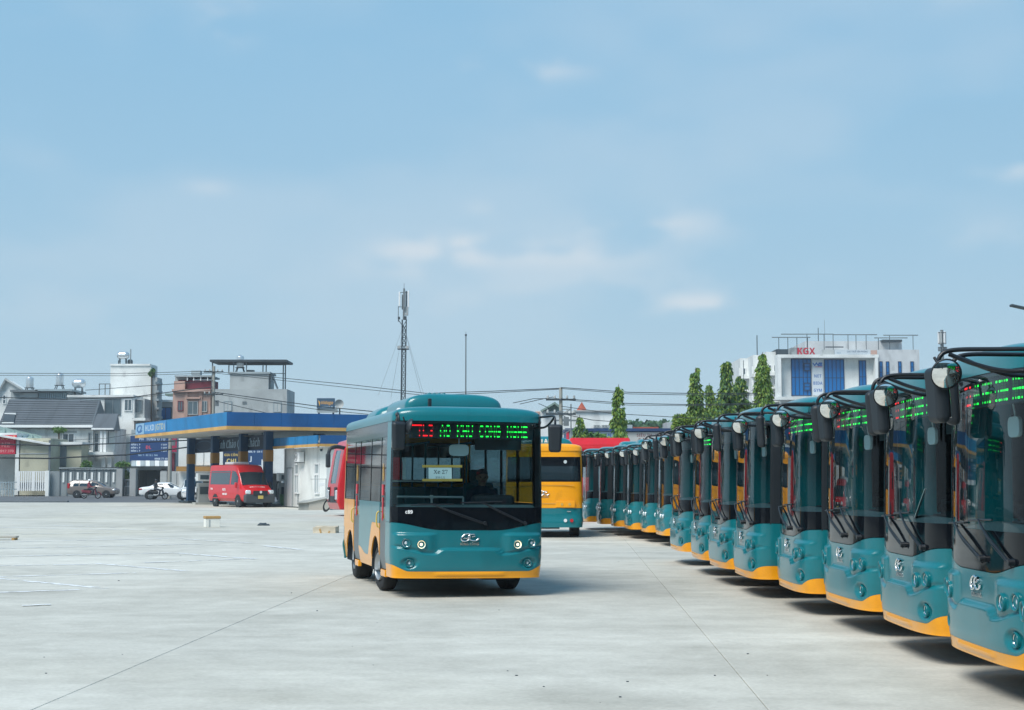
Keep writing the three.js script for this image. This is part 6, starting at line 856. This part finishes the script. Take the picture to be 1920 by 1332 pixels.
// ---------------------------------------------------------------- people and motorbikes
function sdfMesh(bones, lo, hi, cell, k, paint) {
  const size = hi.clone().sub(lo), half = Math.max(size.x, size.y, size.z) / 2 + cell * 2, c = lo.clone().add(hi).multiplyScalar(0.5), n = Math.ceil(half * 2 / cell) + 2, mc = new MarchingCubes(n, M.paper, false, false, 120000), a = new THREE.Vector3(), h = n / 2;
  const B = bones.map(([p, q, ra, rb]) => { const d = q.clone().sub(p); return [p, d, d.lengthSq() || 1e-9, ra, rb]; });
  const dist = (x, y, z) => { let r = 1e3; for (const [p, d, l2, ra, rb] of B) { const X = x - p.x, Y = y - p.y, Z = z - p.z, t = clamp01((X * d.x + Y * d.y + Z * d.z) / l2), e = Math.hypot(X - d.x * t, Y - d.y * t, Z - d.z * t) - ra - (rb - ra) * t; if (r > 900) r = e; else { const hh = clamp01(0.5 + 0.5 * (r - e) / k); r = r + (e - r) * hh - k * hh * (1 - hh); } } return r; };
  for (let z = 0; z < n; z++) for (let y = 0; y < n; y++) for (let x = 0; x < n; x++) mc.field[n * n * z + n * y + x] = -dist(c.x + (x - h) / h * half, c.y + (y - h) / h * half, c.z + (z - h) / h * half);
  mc.isolation = 0; mc.update(); const m = mc.count, P = mc.positionArray.slice(0, m * 3), Nn = mc.normalArray.slice(0, m * 3), C = new Float32Array(m * 3);
  for (let i = 0; i < m; i++) { P[i * 3] = P[i * 3] * half + c.x; P[i * 3 + 1] = P[i * 3 + 1] * half + c.y; P[i * 3 + 2] = P[i * 3 + 2] * half + c.z; let best = 1e3, bi = 0; bones.forEach(([p, q, ra, rb], j) => { const [, d, l2] = B[j], t = clamp01(((P[i * 3] - p.x) * d.x + (P[i * 3 + 1] - p.y) * d.y + (P[i * 3 + 2] - p.z) * d.z) / l2), e = Math.hypot(P[i * 3] - p.x - d.x * t, P[i * 3 + 1] - p.y - d.y * t, P[i * 3 + 2] - p.z - d.z * t) - ra - (rb - ra) * t; if (e < best) { best = e; bi = j; } }); C.set(paint(bones[bi][4], P[i * 3], P[i * 3 + 1], P[i * 3 + 2]), i * 3); }
  const g = new THREE.BufferGeometry(); g.setAttribute('position', new THREE.BufferAttribute(P, 3)); g.setAttribute('normal', new THREE.BufferAttribute(Nn, 3)); g.setAttribute('color', new THREE.BufferAttribute(C, 3)); return g;
}
const skinMat = new THREE.MeshStandardMaterial({ vertexColors: true, roughness: 0.75 });
// a seated figure, hips at the origin, facing +z; the hands close on bars at (+-hx, hy, hz)
function seatedPerson(col, hx, hy, hz, kneeY, footY, footZ, cell) {
  const S = 'skin', T = 'top', L = 'legs', F = 'shoe', b = [], J = (x, y, z) => V(x, y, z);
  b.push([J(0, 0.02, 0), J(0, 0.22, 0.0), 0.135, 0.13, T], [J(0, 0.22, 0), J(0, 0.42, 0.01), 0.13, 0.145, T], [J(-0.13, 0.44, 0), J(0.13, 0.44, 0), 0.075, 0.075, T], [J(0, 0.46, 0.01), J(0, 0.6, 0.03), 0.06, 0.052, S]);
  for (const s of [-1, 1]) { const sh = J(s * 0.185, 0.44, 0), hd = J(s * hx, hy, hz - 0.07), el = sh.clone().lerp(hd, 0.5).add(J(s * 0.07, -0.13, -0.03)); b.push([sh, el, 0.056, 0.044, T], [el, hd, 0.042, 0.03, T], [J(s * 0.09, 0.0, 0.02), J(s * 0.15, kneeY, 0.42), 0.088, 0.062, L], [J(s * 0.15, kneeY, 0.42), J(s * 0.13, footY + 0.08, footZ), 0.058, 0.042, L], [J(s * 0.13, footY + 0.035, footZ - 0.04), J(s * 0.14, footY + 0.03, footZ + 0.17), 0.042, 0.034, F]); }
  const paintF = (k) => col[k], body = sdfMesh(b, J(-0.4, footY - 0.05, -0.25), J(0.4, 0.62, 0.75), cell, 0.025, paintF);
  const hb2 = [[J(0, 0.66, 0.035), J(0, 0.74, 0.03), 0.074, 0.078, S], [J(0, 0.62, 0.075), J(0, 0.66, 0.07), 0.042, 0.055, S], [J(0, 0.675, 0.112), J(0, 0.655, 0.125), 0.011, 0.016, S], [J(0, 0.55, 0.03), J(0, 0.63, 0.035), 0.052, 0.055, S], [J(-0.03, 0.7, 0.105), J(0.03, 0.7, 0.105), 0.012, 0.012, S], [J(-0.02, 0.622, 0.112), J(0.02, 0.622, 0.112), 0.009, 0.009, 'lip']]; for (const s of [-1, 1]) hb2.push([J(s * 0.082, 0.66, 0.025), J(s * 0.086, 0.69, 0.02), 0.012, 0.015, S], [J(s * 0.031, 0.684, 0.1), J(s * 0.031, 0.684, 0.104), 0.011, 0.011, 'eye']);
  const head = sdfMesh(hb2, J(-0.11, 0.53, -0.06), J(0.11, 0.84, 0.15), Math.min(cell, 0.006), 0.018, paintF), parts = [body, head];
  for (const s of [-1, 1]) { const w = J(s * hx, hy, hz), h = []; h.push([w.clone().add(J(0, 0, -0.09)), w.clone().add(J(0, 0.012, -0.035)), 0.026, 0.03, S], [w.clone().add(J(-0.028, 0.016, -0.02)), w.clone().add(J(0.028, 0.016, -0.02)), 0.018, 0.018, S]); [-0.032, -0.011, 0.011, 0.031].forEach((x, i) => { const l = [0.9, 1, 0.96, 0.8][i], a = w.clone().add(J(x, 0.02, 0)), c = w.clone().add(J(x, 0.014, 0.032 * l)), e = w.clone().add(J(x, -0.016, 0.036 * l)), f = w.clone().add(J(x, -0.03, 0.012)); h.push([a, c, 0.0095, 0.009, S], [c, e, 0.009, 0.0085, S], [e, f, 0.0085, 0.008, S]); }); h.push([w.clone().add(J(-s * 0.03, 0.0, -0.05)), w.clone().add(J(-s * 0.048, -0.012, -0.012)), 0.012, 0.01, S], [w.clone().add(J(-s * 0.048, -0.012, -0.012)), w.clone().add(J(-s * 0.036, -0.03, 0.014)), 0.01, 0.009, S]); parts.push(sdfMesh(h, w.clone().add(J(-0.07, -0.05, -0.12)), w.clone().add(J(0.07, 0.06, 0.06)), Math.min(cell, 0.005), 0.007, paintF)); }
  return mergeGeometries(parts);
}
{ // the driver behind the windscreen
  const col = { skin: [0.34, 0.2, 0.14], lip: [0.3, 0.12, 0.1], eye: [0.02, 0.015, 0.015], top: [0.03, 0.05, 0.075], legs: [0.015, 0.02, 0.03], shoe: [0.01, 0.01, 0.01] };
  const geo = seatedPerson(col, 0.16, 0.33, 0.50, 0.06, -0.42, 0.45, 0.014); mainBus.updateMatrixWorld(true);
  const pos = mainBus.localToWorld(V(0.5, 1.04, 1.43)), g = thing('person', 'driver in dark shirt at the wheel of the moving bus', 'person', pos.toArray(), mainBus.rotation.y); mesh('body', geo, skinMat, g);
  mesh('hair', (() => { const q = new THREE.SphereGeometry(0.088, 20, 12, 0, 6.29, 0, 1.75); q.scale(1, 1.05, 1.1); q.rotateX(-0.3); q.translate(0, 0.725, 0.025); return q; })(), M.interiorDark, g);
}
{ // riders on scooters along the street
  const col = { skin: [0.34, 0.2, 0.14], lip: [0.3, 0.12, 0.1], eye: [0.02, 0.015, 0.015], legs: [0.03, 0.04, 0.06], shoe: [0.02, 0.02, 0.02] };
  const tops = { pale: [0.55, 0.56, 0.54], red: [0.22, 0.03, 0.05], dark: [0.02, 0.03, 0.04], tan: [0.42, 0.36, 0.28] }, geos = {};
  const bike = (px, py, turn, shirt, label, plabel, m) => {
    const p = gnd(px, py), g = thing('scooter', label, 'motorbike', [p.x, 0, p.z], turn, 'motorbikes on the street');
    for (const z of [-0.62, 0.62]) { const w = grp('wheel', g); w.position.set(0, 0.28, z); mesh('tyre', new THREE.TorusGeometry(0.235, 0.05, 8, 22).rotateY(Math.PI / 2), M.rubber, w); mesh('rim', merge([new THREE.TorusGeometry(0.18, 0.02, 6, 18).rotateY(Math.PI / 2), ...[0, 1, 2].map((k) => box(0.03, 0.36, 0.035).rotateX(k * 1.047)), cyl(0.05, 0.05, 0.1, 0, 0, 0, 10, 'x')]), M.alloy, w); }
    mesh('body_panel', new RoundedBoxGeometry(0.26, 0.3, 0.85, 3, 0.1).rotateX(0.12).translate(0, 0.62, -0.38), m, g); mesh('saddle', new RoundedBoxGeometry(0.27, 0.1, 0.72, 3, 0.045).translate(0, 0.8, -0.28), M.rubber, g); mesh('footboard', box(0.28, 0.08, 0.42, 0, 0.34, 0.14, 0.03), M.blackPlastic, g); mesh('leg_shield', new RoundedBoxGeometry(0.36, 0.6, 0.1, 3, 0.045).rotateX(-0.28).translate(0, 0.62, 0.44), m, g); mesh('fork', merge([bar(V(-0.08, 0.28, 0.62), V(-0.06, 0.8, 0.46), 0.025), bar(V(0.08, 0.28, 0.62), V(0.06, 0.8, 0.46), 0.025)]), M.steelGrey, g); mesh('handlebar', merge([tube([V(-0.34, 1.03, 0.3), V(-0.15, 1.02, 0.4), V(0.15, 1.02, 0.4), V(0.34, 1.03, 0.3)], 0.018, 14, 6), new RoundedBoxGeometry(0.22, 0.18, 0.16, 3, 0.06).translate(0, 0.98, 0.44)]), M.blackPlastic, g); mesh('mudguard', new THREE.TorusGeometry(0.3, 0.04, 5, 12, 1.6).rotateY(-Math.PI / 2).translate(0, 0.28, 0.62), m, g); mesh('tail_lamp', box(0.14, 0.08, 0.05, 0, 0.72, -0.82, 0.02), M.tailRed, g); mesh('exhaust', cyl(0.05, 0.06, 0.5, -0.17, 0.33, -0.55, 10, 'z'), M.steelGrey, g);
    if (!plabel) return; g.updateMatrixWorld(true); const q = g.localToWorld(V(0, 0.9, -0.2)), r = thing('person', plabel, 'person', q.toArray(), turn, 'motorbike riders'); geos[shirt] ??= seatedPerson({ ...col, top: tops[shirt] }, 0.3, 0.16, 0.5, -0.12, -0.54, 0.34, 0.022);
    mesh('body', geos[shirt], skinMat, r); mesh('helmet', (() => { const s = new THREE.SphereGeometry(0.125, 16, 10, 0, 6.29, 0, 1.8); s.scale(1, 1, 1.12); s.rotateX(-0.15); s.translate(0, 0.715, 0.025); return s; })(), shirt === 'dark' ? M.blackPlastic : M.paper, r);
  };
  bike(108, 926, -Math.PI / 2, 'pale', 'pale scooter heading left before the cream shed', 'rider in pale shirt heading left on the pale scooter', M.white); bike(170, 935.5, Math.PI / 2, 'red', 'dark red scooter passing in front of the brown car', 'rider in dark red shirt before the brown car', M.maroon); bike(217, 924, Math.PI / 2 + 0.9, 'tan', 'small scooter beyond the nose of the brown car', 'rider in tan shirt with pale helmet beyond the brown car', M.bronze); bike(295, 937, Math.PI / 2, 'dark', 'black motorbike in front of the white sedan', 'rider in black on the motorbike before the white sedan', M.blackPlastic); bike(256, 922, 0.3, 'dark', 'dark scooter parked before the navy shop', null, M.steelDark);
}
// ---------------------------------------------------------------- papers and cards in the buses
function inBus(bus, name, label, cat, w, h, pos, rx, ry, mat) { bus.updateMatrixWorld(true); const g = thing(name, label, cat, bus.localToWorld(V(...pos)).toArray(), 0); g.quaternion.setFromEuler(new THREE.Euler(rx, bus.rotation.y + ry, 0, 'YXZ')); mesh('card', box(w, h, 0.004), M.paper, g); const f = mesh('printed_face', new THREE.PlaneGeometry(w, h), mat, g); f.position.z = 0.003; return g; }
{ const g = inBus(mainBus, 'paper_sign', 'white paper sign reading Xe 27 behind the moving bus windscreen', 'sign', 0.335, 0.235, [-0.42, 1.77, 2.84], -0.13, -0.08, printMat(320, 224, (x, w, h) => { x.fillStyle = '#e6eaec'; x.fillRect(0, 0, w, h); txt(x, 'Xe 27', w * 0.52, h * 0.42, 74, '#2d3b46', 'bold', 'serif'); txt(x, 'B50 LX', w * 0.5, h * 0.77, 38, '#6b7882', 'bold', 'serif'); })); for (const y of [0.1, -0.1]) mesh('tape', box(0.58, 0.035, 0.003, 0.03, y, 0.006), M.goldDecal, g); }
{ const by = (i) => scene.children.find((o) => o.userData.label?.startsWith(i)); const card = (s) => printMat(160, 112, (x, w, h) => { x.fillStyle = '#c9ccd0'; x.fillRect(0, 0, w, h); txt(x, s, w / 2, h / 2, 96, '#7a2436', 'bold', 'sans-serif'); });
  inBus(by('teal parked bus with number 34'), 'number_card', 'number 34 card behind a parked bus windscreen', 'sign', 0.27, 0.15, [0.66, 2.0, 2.46], -0.1, 0.5, card('34')); inBus(by('teal parked bus with a red card'), 'number_card', 'number 33 card high behind the windscreen of the bus with red card', 'sign', 0.2, 0.12, [0.72, 2.1, 2.42], -0.1, 0.5, card('33')); inBus(by('fifth teal parked bus'), 'number_card', 'small number card in the fifth parked bus', 'sign', 0.2, 0.12, [0.72, 2.02, 2.42], -0.1, 0.5, card('35'));
  const rc = (label, b, x, w) => inBus(by(b), 'red_card', label, 'card', w, 0.3, [x, 1.45, 2.66], -0.35, -0.3, printMat(128, 128, (c, a, h) => { c.fillStyle = '#a51d2c'; c.fillRect(0, 0, a, h); c.fillStyle = '#c98f8c'; c.fillRect(10, 60, a - 20, 12); c.fillRect(20, 84, a - 40, 10); })); rc('red folded card on the dashboard of the third parked bus', 'teal parked bus with a red card', -0.35, 0.42); 
}
// ---------------------------------------------------------------- the depot hall behind the photographer, which the windscreens mirror
{
  const g = thing('depot_hall', 'long dark green depot hall standing behind the photographer', 'building', [0, 0, 16]); G('hallWall', 0.10, 0.14, 0.145); 
  for (let k = 0; k < 12; k++) mesh('wall_sheet', box(5.9, 9, 0.3, -33 + k * 6, 4.5, 0), M.hallWall, g); mesh('roof', box(74, 0.4, 22, 0, 9.3, 10.5), M.tinRoof, g); for (let k = 0; k < 5; k++) mesh('roller_door', box(4.2, 4.6, 0.12, -27 + k * 12, 2.3, -0.22), M.steelDark, g); for (const s of [-1, 1]) mesh('end_wall', box(0.3, 9, 21, s * 36, 4.5, 10.6), M.hallWall, g);
}

scene.fog = new THREE.FogExp2(new THREE.Color(0.80, 0.88, 0.94), 0.0004);

renderer.render(scene, camera);
